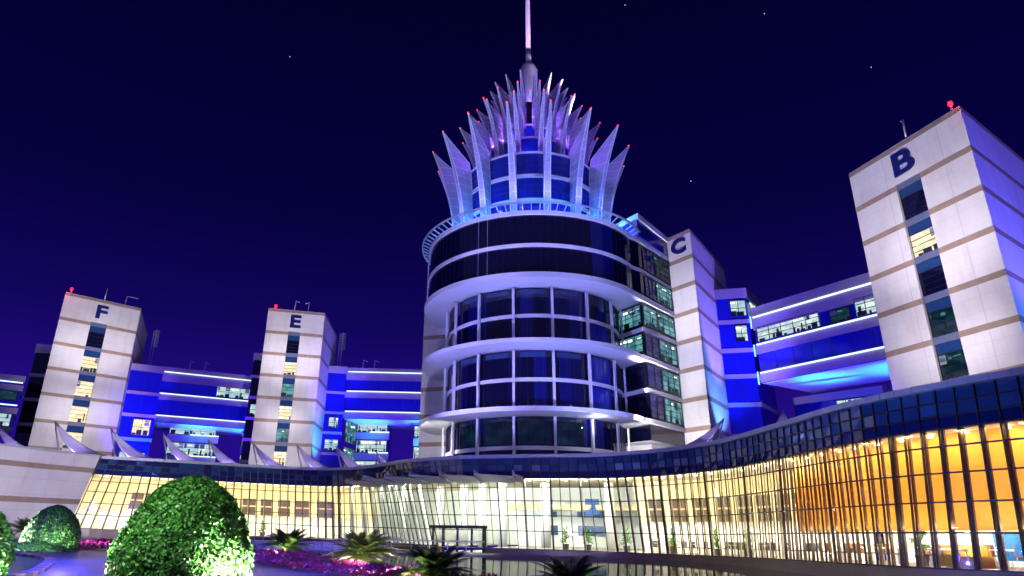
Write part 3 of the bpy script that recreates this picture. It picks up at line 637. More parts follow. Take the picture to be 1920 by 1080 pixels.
for z, h, r in ((28.9, .62, 14.3), (21.3, .5, 14.2), (13.9, .5, 14.2)):
    mb = MB(); mb.prism(plan(r, ext=.3), z - h, z, 0, 0, 1); mb.build('disc_slab', [M['white'], M['soffit']], drum)
# recessed glass drum between the discs
RI = 10.9
for z0, z1 in ((21.3, 28.15), (13.9, 20.7), (6.0, 13.3)):
    pts = [pol(RI, dg) for dg in np.linspace(-180, 180, 97)[:-1]]
    mb = MB(); mi_ = 0
    for i_ in range(96):
        if i_ % 2 == 0: mi_ = random.choice((0, 0, 1, 2))
        a_, b_ = pts[i_], pts[(i_ + 1) % 96]; mb.quad((*a_, z0), (*b_, z0), (*b_, z1), (*a_, z1), mi_)
    mb.build('recessed_glass', [M['darkgl'], M['navygl'], M['inkgl']], drum)
for z in (25.0, 17.6, 10.2): ring(RI - .2, RI + .14, z - .42, z, 'white_belt', M['white'])
for k in range(16):
    dg = -180 + 11.25 + 22.5 * k
    if abs(dg) > 125: continue
    p = pol(RI + .45, dg); mb = MB()
    for z0, z1 in ((21.3, 28.15), (13.9, 20.7), (7.0, 13.3)): mb.box((p[0], p[1], z0), .27, .27, z1 - z0, th0 + R(dg))
    mb.build('column', M['white'], drum)
# fine glass joints and dim rooms behind the recessed glass
mb = MB()
for k in range(96):
    dg = -110 + 220 * k / 95
    for z0, z1 in ((21.3, 24.5), (25.0, 28.1), (13.9, 17.1), (17.6, 20.6), (10.2, 13.2)):
        if k % 2 == 0: p = pol(RI + .03, dg); mb.bar((*p, z0), (*p, z1), .04, .04)
mb.build('glass_joint', mat('navy_joint', (.006, .008, .03), .3), drum)
def arcband(r, d0, d1, z0, z1, m, name, n=10):
    q = MB()
    for i in range(n):
        a, b = d0 + (d1 - d0) * i / n, d0 + (d1 - d0) * (i + 1) / n; A, B = pol(r, a), pol(r, b); q.quad((*A, z0), (*B, z0), (*B, z1), (*A, z1))
    return q.build(name, m, drum)
M['greenglow'] = lit_room('deep_green_interior', (.006, .024, .036), (.001, .007, .014), 1.0, .7)
M['bluerefl'] = mat('blue_reflection_tint', (.012, .018, .30), .10, spec=.9)  # blue reflection of the link buildings put into the glass colour
for d0, d1 in ((-50, -33), (-30, -13), (-9.5, 9.5), (13, 30)): arcband(RI + .015, d0, d1, 10.4, 13.0, M['greenglow'], 'lobby_glass')
for z0, z1 in ((21.5, 24.4), (14.1, 17.0), (17.7, 20.5)): arcband(RI + .015, 35, 55, z0, z1, M['bluerefl'], 'lobby_glass')
for z0, z1 in ((25.1, 28.0), (17.7, 20.5)):
    for d0 in (-52, -30, -8, 14): arcband(RI + .02, d0, d0 + 15, z1 - .55, z1, M['skygl'], 'transom_glass')
# side block with the corner towards the viewer
blk = MB(); e = unit(K, CL_); K0 = (K[0] - .15 + e[0] * .1, K[1] + .15); A0 = (17.5, 81.2)
for z0, z1 in ((21.3, 28.15), (13.9, 20.7), (11.6, 13.3)): blk.prism([A0, K0, (CL_[0] - .1, CL_[1] - .05), (22, 92)], z0, z1)
blk.build('side_block', M['darkgl'], drum)
nl = (-unit(K0, A0)[1] * -1, -unit(K0, A0)[0]); nl = (-.89, -.45)
nr = (e[1], -e[0])
for z in (25.0, 17.6):
    mb = MB(); q = lambda p, n_, o: (p[0] + n_[0] * o, p[1] + n_[1] * o)
    kk = (K0[0] - .1, K0[1] - .16)
    mb.prism([q(A0, nl, .14), kk, q(CL_, nr, .14), CL_, K0, A0], z - .5, z); mb.build('white_belt', M['white'], drum)
for z0, z1, kl, kr in ((25.4, 27.9, 'tealroom', 'tealroom'), (21.7, 24.2, 'tealroom', 'dimroom'), (17.9, 20.4, 'darkgl', 'dimroom'), (14.2, 16.9, 'darkgl', 'dimroom')):
    window(drum, lerp2(A0, K0, .28), lerp2(A0, K0, .97), z0, z1, kl, 3, 4, .04, .06, n=nl)
    window(drum, lerp2(K0, CL_, .03), lerp2(K0, CL_, .42), z0, z1, 'bluerefl' if z0 < 22 else kr, 2, 4, .04, .06, n=nr)
    window(drum, lerp2(K0, CL_, .45), lerp2(K0, CL_, .97), z0, z1, 'tealroom', 3, 4, .04, .06, n=nr)
for z0, z1 in ((29.3, 31.9), (32.8, 35.9)):
    window(drum, lerp2(K, CL_, .48), lerp2(K, CL_, .97), z0, z1, 'dimroom' if z0 > 32 else 'tealroom', 3, 4, .04, .06, n=nr)
    window(drum, lerp2(K, CL_, .12), lerp2(K, CL_, .46), z0, z1, 'bluerefl', 3, 4, .04, .06, n=nr)
# bright white underside and wall at the foot of the side block
mb = MB(); mb.prism([(17.2, 83), (21.2, 79.6), (25.9, 83.6), (23, 92), (17, 92)], 7.8, 11.55); mb.build('white_base_wall', M['white'], drum)
mb = MB(); mb.prism([(17.4, 81.1), (20.25, 76.4), (26.0, 82.9), (24, 90), (18, 90)], 11.56, 11.62); mb.build('block_soffit', M['soffit'], drum)
mb = MB(); mb.prism([(13.2, 74.5), (14.4, 74.9), (14.0, 78), (12.8, 78)], 7.8, 13.3); mb.build('white_pier', M['white'], drum)
spot((18.5, 71.5, 8.9), (22, 80, 11.4), 3600, (1, .97, .94), 95, .8, .05); spot((-6.5, 73.5, 8.6), (-3.5, 84, 12), 3600, (1, .96, .92), 90, .8, .05); point((13.5, 71.4, 12.6), 140, (.9, .9, 1), .05)

# flat glass penthouse behind the rail
mb = MB(); Kr = (20.2, 74.9)
mb.prism([Kr, (26.0, 82.0), (22, 92), (12, 92), (17.0, 80.5)], 36.7, 38.9); mb.build('penthouse_glass', M['bluerefl'], drum)
mb = MB(); mb.prism([(20.3, 74.6), (26.15, 81.9), (22, 92.2), (12, 92.2), (16.7, 80.5)], 38.9, 39.6); mb.build('penthouse_coping', M['white'], drum)
# rail walk round the drum head
ring(14.85, 15.0, 37.15, 37.35, 'rail_ring', M['metal'], -175, 66)
mb = MB()
for k in range(60):
    dg = -172 + 4.0 * k
    if dg > 66: break
    a, b = pol(13.9, dg), pol(14.95, dg); mb = MB(); mb.bar((*a, 36.75), (*b, 37.2), .09, .12); mb.build('rail_bracket', M['metal'], drum)
a = pol(14.6, -97); mb = MB(); mb.tube([(*a, 36.6), (*a, 28.9)], .09, 8); mb.build('down_pipe', M['white'], drum)
for dg in (-27, -22):
    a = pol(13.82, dg); mb = MB(); mb.tube([(*a, 28.9), (*a, 36.6)], .03, 6); mb.build('cable', M['metal'], drum)

# crown: three stepped glass drums
CX, CY = 7.4, 81.6
tiers = [(9.1, 36.7, 46.9), (5.9, 46.9, 51.2), (2.9, 51.2, 55.2)]
M['crowngl'] = mat('crown_blue_glass', (.006, .025, .42), .12, var=.5, scale=.35, spec=.9)
for r, z0, z1 in tiers:
    mb = MB(); mb.prism([pol(r, dg, CX, CY) for dg in np.linspace(-180, 180, 65)[:-1]], z0, z1); mb.build('crown_glass', M['crowngl'], drum)
    ring(r - .2, r + .16, z1 - .18, z1 + .06, 'white_belt', M['white'], cx=CX, cy=CY, n=64)
for z in (40.3, 43.7): ring(8.9, 9.28, z - .5, z, 'white_belt', M['white'], cx=CX, cy=CY, n=64)
mb = MB()
for k in range(96):
    dg = -120 + 240 * k / 95; p = pol(9.13, dg, CX, CY)
    for z0, z1 in ((36.8, 39.8), (40.3, 43.2), (43.7, 46.7)):
        if k % 2 == 0: mb.bar((*p, z0), (*p, z1), .05, .05)
for z in (38.3, 39.1, 41.4, 42.2, 44.9, 45.7):
    for k in range(60):
        a, b = pol(9.13, -120 + 4 * k, CX, CY), pol(9.13, -116 + 4 * k, CX, CY); mb.bar((*a, z), (*b, z), .04, .04)
mb.build('crown_mullion', mat('blue_steel_mullion', (.02, .035, .16), .4), drum)
a = [pol(9.16, 58, CX, CY), pol(9.16, 68, CX, CY)]
for z0, z1 in ((37.0, 39.7), (40.4, 43.1)): window(drum, a[0], a[1], z0, z1, M['warmroom'], 2, 3, .03, .06)
# petals
def petal_mesh(h, r0, rt, rs, t, wid):
    """radial fin in local x (outwards), z (up); h height, r0 root width, rt tip reach, rs inner shoulder fraction"""
    N_ = 12; out = []; inn = []
    for i in range(N_ + 1):
        s = i / N_; z = h * s
        xo = r0 + (rt - r0) * (s ** 1.9) + .25 * s * (1 - s); out.append((xo, z))
    sh = .76
    for i in range(N_ + 1):
        s = i / N_; z = h * s
        if s < sh: xi = .02 + .12 * rt * (s / sh) ** 4
        else:
            xi = .02 + .12 * rt + (rt - .07 - .12 * rt) * ((s - sh) / (1 - sh)) ** .9
        inn.append((min(xi, out[i][0] - .06), z))
    v = []; f_ = []; mi = []
    for (xo, z), (xi, _) in zip(out, inn):
        w2 = t * (1 - .80 * (z / h) ** 2.4)
        v += [(xi, -w2 * .35, z), (xo, -w2, z), (xo, w2, z), (xi, w2 * .35, z)]
    for i in range(N_):
        b_ = 4 * i
        for j in range(4):
            j2 = (j + 1) % 4; f_.append((b_ + j, b_ + j2, b_ + 4 + j2, b_ + 4 + j)); mi.append(0)
    f_.append((3, 2, 1, 0)); mi.append(0); f_.append(tuple(4 * N_ + j for j in range(4))); mi.append(0)
    me = bpy.data.meshes.new('petal'); me.from_pydata(v, [], f_); me.materials.append(M['petal']); me.update()
    q = MB()       # white edge frame and ribs
    def P(i, side, which):
        (xo, z), (xi, _) = out[i], inn[i]; w2 = t * (1 - .80 * (z / h) ** 2.4)
        return V((xo, side * w2, z)) if which else V((xi, side * w2 * .35, z))
    for i in range(N_):
        for s_ in (-1, 1): q.bar(P(i, s_, 1), P(i + 1, s_, 1), .10, .10); q.bar(P(i, s_, 0), P(i + 1, s_, 0), .07, .07)
    for i in range(N_ + 1):
        k = min(i, N_)
        for s_ in (-1, 1):
            a_, b_ = P(k, s_, 0), P(k, s_, 1)
            if (b_ - a_).length > .15: q.bar(a_ + V((0, s_ * .015, 0)), b_ + V((0, s_ * .015, 0)), .045, .045)
        if (P(k, 1, 1) - P(k, -1, 1)).length > .1: q.bar(P(k, -1, 1), P(k, 1, 1), .05, .05)
        if i < N_:
            for s_ in (-1, 1):
                a_ = (P(i, s_, 0) + P(i + 1, s_, 0)) / 2; b_ = (P(i, s_, 1) + P(i + 1, s_, 1)) / 2
                pass
    for s_ in (-1, 1):
        for i in range(N_):
            a_ = P(i, s_, 0).lerp(P(i, s_, 1), .5); b_ = P(i + 1, s_, 0).lerp(P(i + 1, s_, 1), .5); q.bar(a_, b_, .03, .03)
    m2 = bpy.data.meshes.new('petal_ribs'); m2.from_pydata(q.v, [], q.f); m2.materials.append(M['rib']); m2.update()
    return me, m2, (rt, h)
lampm = bpy.data.meshes.new('petal_lamp'); import bmesh
bm = bmesh.new(); bmesh.ops.create_icosphere(bm, subdivisions=1, radius=.085); bm.to_mesh(lampm); bm.free(); lampm.materials.append(M['redsmall'])
rings = [(9.2, 36.9, 14.4, 1.2, 4.6, .0, .40, 1), (6.4, 46.7, 8.9, 1.2, 3.7, .0, .30, 1), (4.3, 50.9, 8.0, 1.2, 3.4, .0, .28, 1), (2.7, 54.6, 7.8, 1.0, 3.1, .0, .26, 0)]
for (rb, zb, h, r0, rt, w0, t, lamp) in rings:
    me, m2, tip = petal_mesh(h, r0, rt, 0, t, rt * .27)
    for k in range(16):
        dg = 11.25 + 22.5 * k; a = th0 + R(dg); p = pol(rb, dg, CX, CY)
        o = bpy.data.objects.new('crown_petal', me); COL.objects.link(o); o.parent = drum; o.location = (p[0] - AX, p[1] - AY, zb - 6); o.rotation_euler = (0, 0, a)
        r_ = bpy.data.objects.new('petal_ribs', m2); COL.objects.link(r_); r_.parent = o
        if lamp: l_ = bpy.data.objects.new('red_lamp', lampm); COL.objects.link(l_); l_.parent = o; l_.location = (tip[0], 0, tip[1] + .1)
# spire
mb = MB(); mb.tube([(CX, CY, 55), (CX, CY, 60.5), (CX, CY, 62.0)], [.45, .5, .6], 20); mb.build('spire_shaft', M['darkgl'], drum, True)
mb = MB(); mb.tube([(CX, CY, 60.8), (CX, CY, 63.2), (CX, CY, 65.4), (CX, CY, 66.9), (CX, CY, 67.6), (CX, CY, 67.9)], [.55, .85, 1.15, 1.2, .9, .35], 24); mb.build('spire_bulb', M['panel'], drum, True)
mb = MB(); mb.tube([(CX, CY, 67.7), (CX, CY, 70.6)], [.42, .40], 16); mb.build('spire_collar', M['panel'], drum, True)
mb = MB(); mb.tube([(CX, CY, 70.6), (CX, CY, 92), (CX, CY, 95)], [.38, .30, .05], 16); mb.build('spire_mast', mat('pale_pink_mast', (.8, .66, .74), .4), drum, True)
for dg in np.arange(-110, 111, 22.5):
    p = pol(11.0, dg, CX, CY); point((*p, 37.6), 800, (.03, .42, 1), .04)
    p = pol(11.9, dg + 11, CX, CY); point((*p, 40.5), 300, (.16, .16, 1), .04)
for dg in (-135, -90, -45, 0, 45, 90, 135):
    p = pol(8.0, dg, CX, CY); point((*p, 48.0), 560, (.28, .10, 1), .04)
    p = pol(5.2, dg + 20, CX, CY); point((*p, 52.3), 420, (.30, .12, 1), .04)
    p = pol(3.6, dg, CX, CY); point((*p, 56.0), 260, (.34, .14, 1), .04)
for dg in (-150, 150, 100, 180): p = pol(12.5, dg, CX, CY); point((*p, 42), 600, (.2, .1, 1), .04)
spot((CX + 3.0, CY - 3, 56.5), (CX, CY, 68), 1500, (1, .82, .9), 40); spot((CX + 6, CY - 6, 52), (CX, CY, 82), 22000, (1, .72, .85), 30)
point((CX + 4.8, CY + 1, 52.5), 350, (1, .95, .9), .2)
spot((-12, 50, 10), (CX, CY - 9, 50), 50000, (.36, .36, 1), 40, .8); spot((20, 50, 10), (CX + 2, CY - 9, 50), 36000, (.34, .36, 1), 40, .8)
# soffit washes under the discs
for z in (22.2, 14.8, 8.5):
    for dg in (-95, -75, -50, -25, 0, 25, 48):
        p = pol(12.7, dg); point((*p, z), 44 if z > 10 else 34, (.34, .38, 1) if z > 10 else (.9, .9, 1), .15)
spot((-10, 60, 9.2), (AX - 6, AY - 12, 22), 24000, (.34, .32, 1), 75); spot((14, 57, 9.2), (AX + 6, AY - 12, 22), 15000, (.28, .32, 1), 75)

# ------------------------------------------------------------------ left stone wall, roof details
SW = thing('stone_wall', 'curved pale stone wall with two tan bands at the left end of the glass hall', 'wall', (-39, 62, 0))
pts = [(-39.6, 44.0), (-40.48, 49.6), (-40.8, 54.24), (-40.88, 58.16), (-39.28, 62.8), (-36.96, 67.12)]
bpts = [(-41.2, 44.0), (-42.08, 49.6), (-42.4, 54.24), (-42.48, 58.16), (-41.04, 62.8), (-38.64, 66.72)]
def wallstrip(z0, z1, o, m, name):
    q = MB()
    for i in range(len(pts) - 1):
        def P(k, z, oo):
            t_ = (7.86 - z) / 7.86; x = pts[k][0] * (1 - t_) + bpts[k][0] * t_; y = pts[k][1] * (1 - t_) + bpts[k][1] * t_
            return (x + oo * .93, y - oo * .36, z)
        q.hexa([P(i, z0, o), P(i + 1, z0, o), P(i + 1, z0, -.8), P(i, z0, -.8), P(i, z1, o), P(i + 1, z1, o), P(i + 1, z1, -.8), P(i, z1, -.8)])
    return q.build(name, m, SW)
wallstrip(0, 7.86, 0, M['stone'], 'wall'); wallstrip(6.3, 6.74, .04, M['tan'], 'tan_band'); wallstrip(3.34, 3.82, .04, M['tan'], 'tan_band'); wallstrip(7.87, 8.02, .10, M['panel'], 'coping')
spot((-22, 48, .6), (-40, 60, 4.6), 12500, (.98, .90, 1), 80, .8)

def sail(label, x, y, ang, s=1.0, mh=4.6):
    T = thing('shade_sail', label, 'shade sail', (x, y, 7.85), 'white tent sails along the hall roof')
    d = V((math.cos(ang), math.sin(ang), 0)); n_ = V((-d.y, d.x, 0)); b_ = V((x, y, 7.85)); top = b_ - d * .7 * s + V((0, 0, mh))
    q = MB(); q.tube([b_ + d * .55 * s, top], [.09, .06], 8); q.build('mast', M['metal'], T, True)
    A = top; Bp = b_ + d * 7.6 * s + n_ * -.8 + V((0, 0, .1)); Cp = b_ + d * 2.8 * s + n_ * 2.6 * s + V((0, 0, .3)); Dp = b_ + d * 2.3 * s - n_ * 2.0 * s + V((0, 0, .15))
    q = MB(); N_ = 8
    def sagp(a, b, t, sg): return a.lerp(b, t) - V((0, 0, sg * 4 * t * (1 - t)))
    rows = []
    for i in range(N_ + 1):
        t = i / N_; l = sagp(A, Dp, t, .55 * s); r = sagp(A, Bp, t, 1.05 * s); rows.append([sagp(l, r, j / N_, .25 * s * t) for j in range(N_ + 1)])
    for i in range(N_):
        for j in range(N_): q.quad(rows[i][j], rows[i + 1][j], rows[i + 1][j + 1], rows[i][j + 1])
    rows = []
    for i in range(N_ + 1):
        t = i / N_; l = sagp(A, Bp, t, 1.05 * s); r = sagp(A, Cp, t, .9 * s); rows.append([sagp(l, r, j / N_, .25 * s * t) for j in range(N_ + 1)])
    for i in range(N_):
        for j in range(N_): q.quad(rows[i][j], rows[i + 1][j], rows[i + 1][j + 1], rows[i][j + 1])
    fb = q.build('membrane', M['fabric'], T, True)
    lv = V((-x, -y, 0)).normalized() * 2.2; spot((x + d.x * 1.5 + lv.x, y + d.y * 1.5 + lv.y, 7.95), (x + d.x * 1.5, y + d.y * 1.5, 9.2), 300, (.56, .42, 1), 120, .9, .05)
    bm_ = bmesh.new(); bm_.from_mesh(fb.data); bmesh.ops.remove_doubles(bm_, verts=bm_.verts, dist=.002); bmesh.ops.recalc_face_normals(bm_, faces=bm_.faces); bm_.to_mesh(fb.data); bm_.free()
    fb.data.polygons.foreach_set('use_smooth', [True] * len(fb.data.polygons)); md = fb.modifiers.new('thick', 'SOLIDIFY'); md.thickness = .03
    return T
sl = [('white tent sail at the left edge of the roof, above the stone wall', -47.68, 67.6, 0.45, 0.84, 3.12),
      ('white tent sail in front of the left half of the tower lettered F', -41.52, 67.12, 0.5, 0.88, 3.44),
      ('white tent sail in front of the glass block right of tower F', -38.32, 71.84, 0.45, 0.88, 3.44),
      ('white tent sail in front of the lit wing left of tower E', -34.24, 75.2, 0.4, 0.8, 3.44),
      ('white tent sail below the blue bridge just left of tower E', -30.88, 79.68, 0.35, 0.8, 3.44),
      ('white tent sail in front of the left half of the tower lettered E', -26.16, 81.6, 0.25, 0.88, 3.36),
      ('white tent sail in front of the right half of the tower lettered E', -21.04, 82.4, 0.2, 0.88, 3.36),
      ('white tent sail in front of the blue block right of tower E', -16.48, 84.0, 0.1, 0.92, 3.36),
      ('white tent sail below the lit balcony wing beside the round tower', -12.0, 87.2, 0.0, 0.72, 3.12)]
for l_, x, y, a_, s_, mh in sl: sail(l_, x, y, a_, s_, mh)
sail('white tent sail at the foot of the tower lettered C', 19.7, 53.5, math.pi - .35, .8, 2.6)
sail('white tent sail below the blue bridge between towers C and B', 22.6, 48.3, math.pi + .9, .72, 2.5)
sail('small white tent sail tip in front of the tower lettered B', 26.0, 36.8, math.pi + .9, .5, 1.6)

def beacon(label, x, y, z):
    T = thing('warning_beacon', label, 'beacon', (x, y, z), 'red beacons on the tower roofs')
    q = MB(); q.tube([(x, y, z), (x, y, z + .35)], .10, 8); q.build('base', M['metal'], T)
    q = MB(); q.tube([(x, y, z + .35), (x, y, z + .55), (x, y, z + .78), (x, y, z + .85)], [.14, .21, .17, .04], 10); q.build('lamp', M['red'], T, True)
    point((x, y - .6, z + .9), 160, (1, .02, .05), .04)
beacon('red beacon on the top corner of the tower lettered F', -71.0, 108.9, H + .12); beacon('red beacon on the top left corner of the tower lettered E', -37.2, 116.4, H + .12); beacon('red beacon on the top corner of the tower lettered B', 44.6, 52.1, H + .12)
def davit(label, x, y, z, h, arm, ang):
    T = thing('roof_davit', label, 'davit', (x, y, z), 'window-cleaning davits on the roofs')
    q = MB(); q.tube([(x, y, z), (x + .1, y, z + h)], .09, 8); q.build('post', M['metal'], T, True)
    if arm: 
        q = MB(); q.bar((x + .1, y, z + h), (x + .1 + arm * math.cos(ang), y + arm * math.sin(ang), z + h - .35), .12, .12); q.build('arm', M['metal'], T)
davit('plain upright post on the roof of the tower lettered F', -67.4, 113.2, H + .12, 2.3, 0, 0); davit('post with a long arm on the roof of the tower lettered F', -65.2, 116.2, H + .12, 1.9, 2.1, .1)
davit('left of two davits on the roof of the tower lettered E', -34.0, 117.6, H + .12, 2.0, .9, -.2); davit('right of two davits on the roof of the tower lettered E', -31.6, 118.2, H + .12, 2.0, -.7, .3)
davit('davit on the roof of the tower lettered B', 43.2, 56.8, H + .12, 2.0, -.5, .6)
for l_, x, y, z in (('left davit on the bridge roof between towers F and E', -56.8, 128.8, 30.5), ('right davit on the bridge roof between towers F and E', -54.3, 130.0, 30.5), ('left davit on the bridge roof left of the round tower', -22.6, 130.5, 31.7), ('right davit on the bridge roof left of the round tower', -20.3, 130.6, 31.7)):
    davit(l_, x, y, z, 1.9, .9, -.2)
def ladder(label, x, y, z0, z1):
    T = thing('cage_ladder', label, 'ladder', (x, y, z0), 'caged ladders behind the towers')
    q = MB()
    for dx in (-.3, .3): q.tube([(x + dx, y, z0), (x + dx, y, z1)], .05, 6)
    for k in range(int((z1 - z0) / .35)): q.bar((x - .3, y, z0 + .2 + .35 * k), (x + .3, y, z0 + .2 + .35 * k), .04, .04)
    q.build('rails', M['metal'], T)
    q = MB()
    for k in range(7):
        z = z1 - .1 - k * .55; q.tube([(x + .45 + .45 * math.cos(a), y + .45 * math.sin(a), z) for a in np.linspace(-2.6, 2.6, 9)], .04, 5)
    for a in (-1.6, 0, 1.6): q.bar((x + .45 + .45 * math.cos(a), y + .45 * math.sin(a), z1 + .1), (x + .45 + .45 * math.cos(a), y + .45 * math.sin(a), z1 - 3.6), .05, .05)
    q.build('cage', M['metal'], T)
ladder('caged roof ladder behind the tower lettered F', -68.3, 135.5, 30, 40.5); ladder('caged roof ladder behind the tower lettered E', -28.3, 134.5, 31, 40.3)

# ------------------------------------------------------------------ plants
def leaf_mesh(name, pts, nrm, size, mats_, parent=None, jitter=.5, asp=.5):
    n = len(pts); pts = np.array(pts); nrm = np.array(nrm)
    d = rng.normal(size=(n, 3)); nn = nrm + rng.normal(size=(n, 3)) * jitter; nn /= np.linalg.norm(nn, axis=1)[:, None]
    t_ = np.cross(nn, d); t_ /= np.linalg.norm(t_, axis=1)[:, None] + 1e-9; b_ = np.cross(nn, t_)
    s = (size * rng.uniform(.5, 1.6, n))[:, None]
    v = np.empty((n, 4, 3)); v[:, 0] = pts - t_ * s; v[:, 1] = pts + b_ * s * asp + nn * s * .15; v[:, 2] = pts + t_ * s; v[:, 3] = pts - b_ * s * asp + nn * s * .15
    off = np.array([0., 0, 0]); p = parent
    while p is not None: off += np.array(p.location); p = p.parent
    me = bpy.data.meshes.new(name); me.vertices.add(4 * n); me.vertices.foreach_set('co', (v.reshape(-1, 3) - off).ravel())
    me.loops.add(4 * n); me.loops.foreach_set('vertex_index', np.arange(4 * n)); me.polygons.add(n); me.polygons.foreach_set('loop_start', np.arange(n) * 4); me.polygons.foreach_set('loop_total', np.full(n, 4))
    for m in mats_: me.materials.append(m)
    me.polygons.foreach_set('material_index', rng.integers(0, len(mats_), n)); me.update(calc_edges=True)
    o = bpy.data.objects.new(name, me); COL.objects.link(o)
    if parent: o.parent = parent
    return o
def leafmat(name, c, tr=.25, rough=.48):
    m = mat(name, c, rough); m.node_tree.nodes['Principled BSDF'].inputs['Subsurface Weight'].default_value = 0
    return m
LM = [leafmat('leaf_deep_green', (.018, .085, .012)), leafmat('leaf_green', (.035, .15, .018)), leafmat('leaf_light_green', (.075, .23, .03)), leafmat('leaf_mid_green', (.028, .12, .015))]
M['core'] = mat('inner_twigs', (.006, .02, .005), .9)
def dome_bush(label, x, y, rx, h, n, leaf, power=1.0):
    T = thing('topiary_bush', label, 'bush', (x, y, 0), 'clipped dome bushes beside the path')
    prof = lambda t: np.sqrt(np.clip(1 - t ** 1.75, 0, 1)) * (.84 + .16 * np.minimum(1, t / .3))
    t = np.clip(1 - np.abs(rng.uniform(0, 1, n)) ** 1.0, 0, 1); t = np.where(rng.random(n) < .25, 1 - (1 - t) ** 2 * .5, t); ph = rng.uniform(0, 2 * np.pi, n)
    k = 1 + .025 * np.sin(ph * 5 + t * 9) + .02 * np.sin(ph * 11 - t * 15) + rng.normal(0, .015, n) + np.where(rng.random(n) < .03, rng.uniform(0, .05, n), 0) + .02 * np.sin(ph * 3 + 1.3) * np.sin(t * 7)
    rr_ = prof(t) * rx * k; P = np.stack([x + np.cos(ph) * rr_, y + np.sin(ph) * rr_, t * h * (1 + .4 * (k - 1))], 1)
    Nn = np.stack([np.cos(ph) * (1 - t * .6), np.sin(ph) * (1 - t * .6), t ** 2 * 1.2], 1)
    leaf_mesh('foliage', P, Nn, leaf, LM, T, .6)
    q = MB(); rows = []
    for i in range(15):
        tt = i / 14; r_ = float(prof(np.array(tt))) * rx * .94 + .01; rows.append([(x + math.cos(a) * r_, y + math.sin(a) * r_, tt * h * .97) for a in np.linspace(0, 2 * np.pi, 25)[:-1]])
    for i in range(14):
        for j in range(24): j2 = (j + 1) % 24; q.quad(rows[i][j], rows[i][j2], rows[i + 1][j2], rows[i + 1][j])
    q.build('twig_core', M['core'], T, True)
    return T
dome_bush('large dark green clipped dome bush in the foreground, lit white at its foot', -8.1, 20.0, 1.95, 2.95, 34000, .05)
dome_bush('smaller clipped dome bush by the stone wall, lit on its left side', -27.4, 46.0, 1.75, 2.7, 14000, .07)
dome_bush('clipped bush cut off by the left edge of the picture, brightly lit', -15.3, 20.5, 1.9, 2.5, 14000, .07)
UPL = [((-10.3, 19.0, .15), (-9.6, 19.9, 1.3), 2600, 'small uplight at the left foot of the big dome bush'), ((-6.2, 18.6, .15), (-6.9, 19.8, 1.3), 3400, 'small uplight in front of the right foot of the big dome bush'), ((-5.7, 20.4, .15), (-6.6, 20.2, 1.3), 3000, 'small uplight beside the right flank of the big dome bush'),
       ((-29.6, 44.6, .15), (-28.6, 45.6, 1.1), 20000, 'small uplight at the left foot of the smaller dome bush'), ((-25.8, 43.8, .15), (-26.5, 45, .8), 1300, 'small uplight at the right foot of the smaller dome bush'), ((-13.3, 19.0, .15), (-14.2, 19.9, 1.3), 9000, 'small uplight at the foot of the bush on the left edge')]
for loc, tg, e_, lb in UPL:
    c = (1, 1, .84)
    spot(loc, tg, e_, c, 130, .7, .08, 'uplight_beam')
    T = thing('ground_uplight', lb, 'garden light', (loc[0], loc[1], 0), 'garden uplights at the bushes')
    q = MB(); q.tube([(loc[0], loc[1], 0), (loc[0], loc[1], .1)], .11, 12); q.build('housing', M['black'], T); q = MB(); q.tube([(loc[0], loc[1], .1), (loc[0], loc[1], .115)], .085, 12); q.build('lens', emis('uplight_lens', (1, 1, .85), 8), T)
spot((-24.5, 39.5, .5), (-26.6, 43, .2), 900, (.9, 1, .7), 60, .9); spot((-10.5, 15.5, .6), (-14.2, 20, 1.8), 3200, (1, 1, .8), 60, .8); spot((-9, 13.0, 5.5), (-9.0, 20, 1.6), 4800, (.78, 1, .72), 44, .9)        # unseen front spots added to brighten the hedge and bushes
# low hedge under the middle bush
def hedge(label, cx_, cy_, lx, ly, h, n, leaf, mats_, kind=None, name='low_hedge', ang=0):
    P = rng.uniform(-1, 1, (n, 2)); P = P[(P ** 2).sum(1) < 1]; n = len(P); r2 = (P ** 2).sum(1)
    z = h * np.sqrt(np.clip(1 - r2, 0, 1)) * rng.uniform(.75, 1.1, n)
    ca, sa = math.cos(ang), math.sin(ang); X = P[:, 0] * lx; Y = P[:, 1] * ly
    Q = np.stack([cx_ + X * ca - Y * sa, cy_ + X * sa + Y * ca, z], 1); Nn = np.stack([P[:, 0], P[:, 1], np.full(n, .6)], 1)
    o = leaf_mesh(name, Q, Nn, leaf, mats_, None, .8); return o
o = hedge('', -26.6, 43.0, 2.3, .9, .5, 4500, .07, LM); tag(o, 'low clipped hedge strip at the foot of the smaller dome bush', 'hedge')
FM = [leafmat('petal_magenta', (.30, .015, .14)), leafmat('petal_purple', (.15, .012, .19)), leafmat('petal_pink', (.42, .03, .12)), leafmat('leaf_maroon', (.12, .015, .06))]
def flowerbed(poly, h, n, leaf):
    P = np.array(poly); tri = []
    A = []
    x0_, y0_ = P.min(0); x1_, y1_ = P.max(0); pts = []
    def inside(x, y):
        c = False; j = len(P) - 1
        for i in range(len(P)):
            if (P[i, 1] > y) != (P[j, 1] > y) and x < (P[j, 0] - P[i, 0]) * (y - P[i, 1]) / (P[j, 1] - P[i, 1]) + P[i, 0]: c = not c
            j = i
        return c
    while len(pts) < n:
        x, y = random.uniform(x0_, x1_), random.uniform(y0_, y1_)
        if inside(x, y):
            hh = h * (.7 + .3 * math.sin(x * 2.1) * math.sin(y * 1.7)); pts.append((x, y, random.uniform(.25, 1) * hh))
    o = leaf_mesh('flower_bed', pts, [(0, -.4, 1)] * n, leaf, FM, None, .9, .3); return tag(o, kind='stuff')
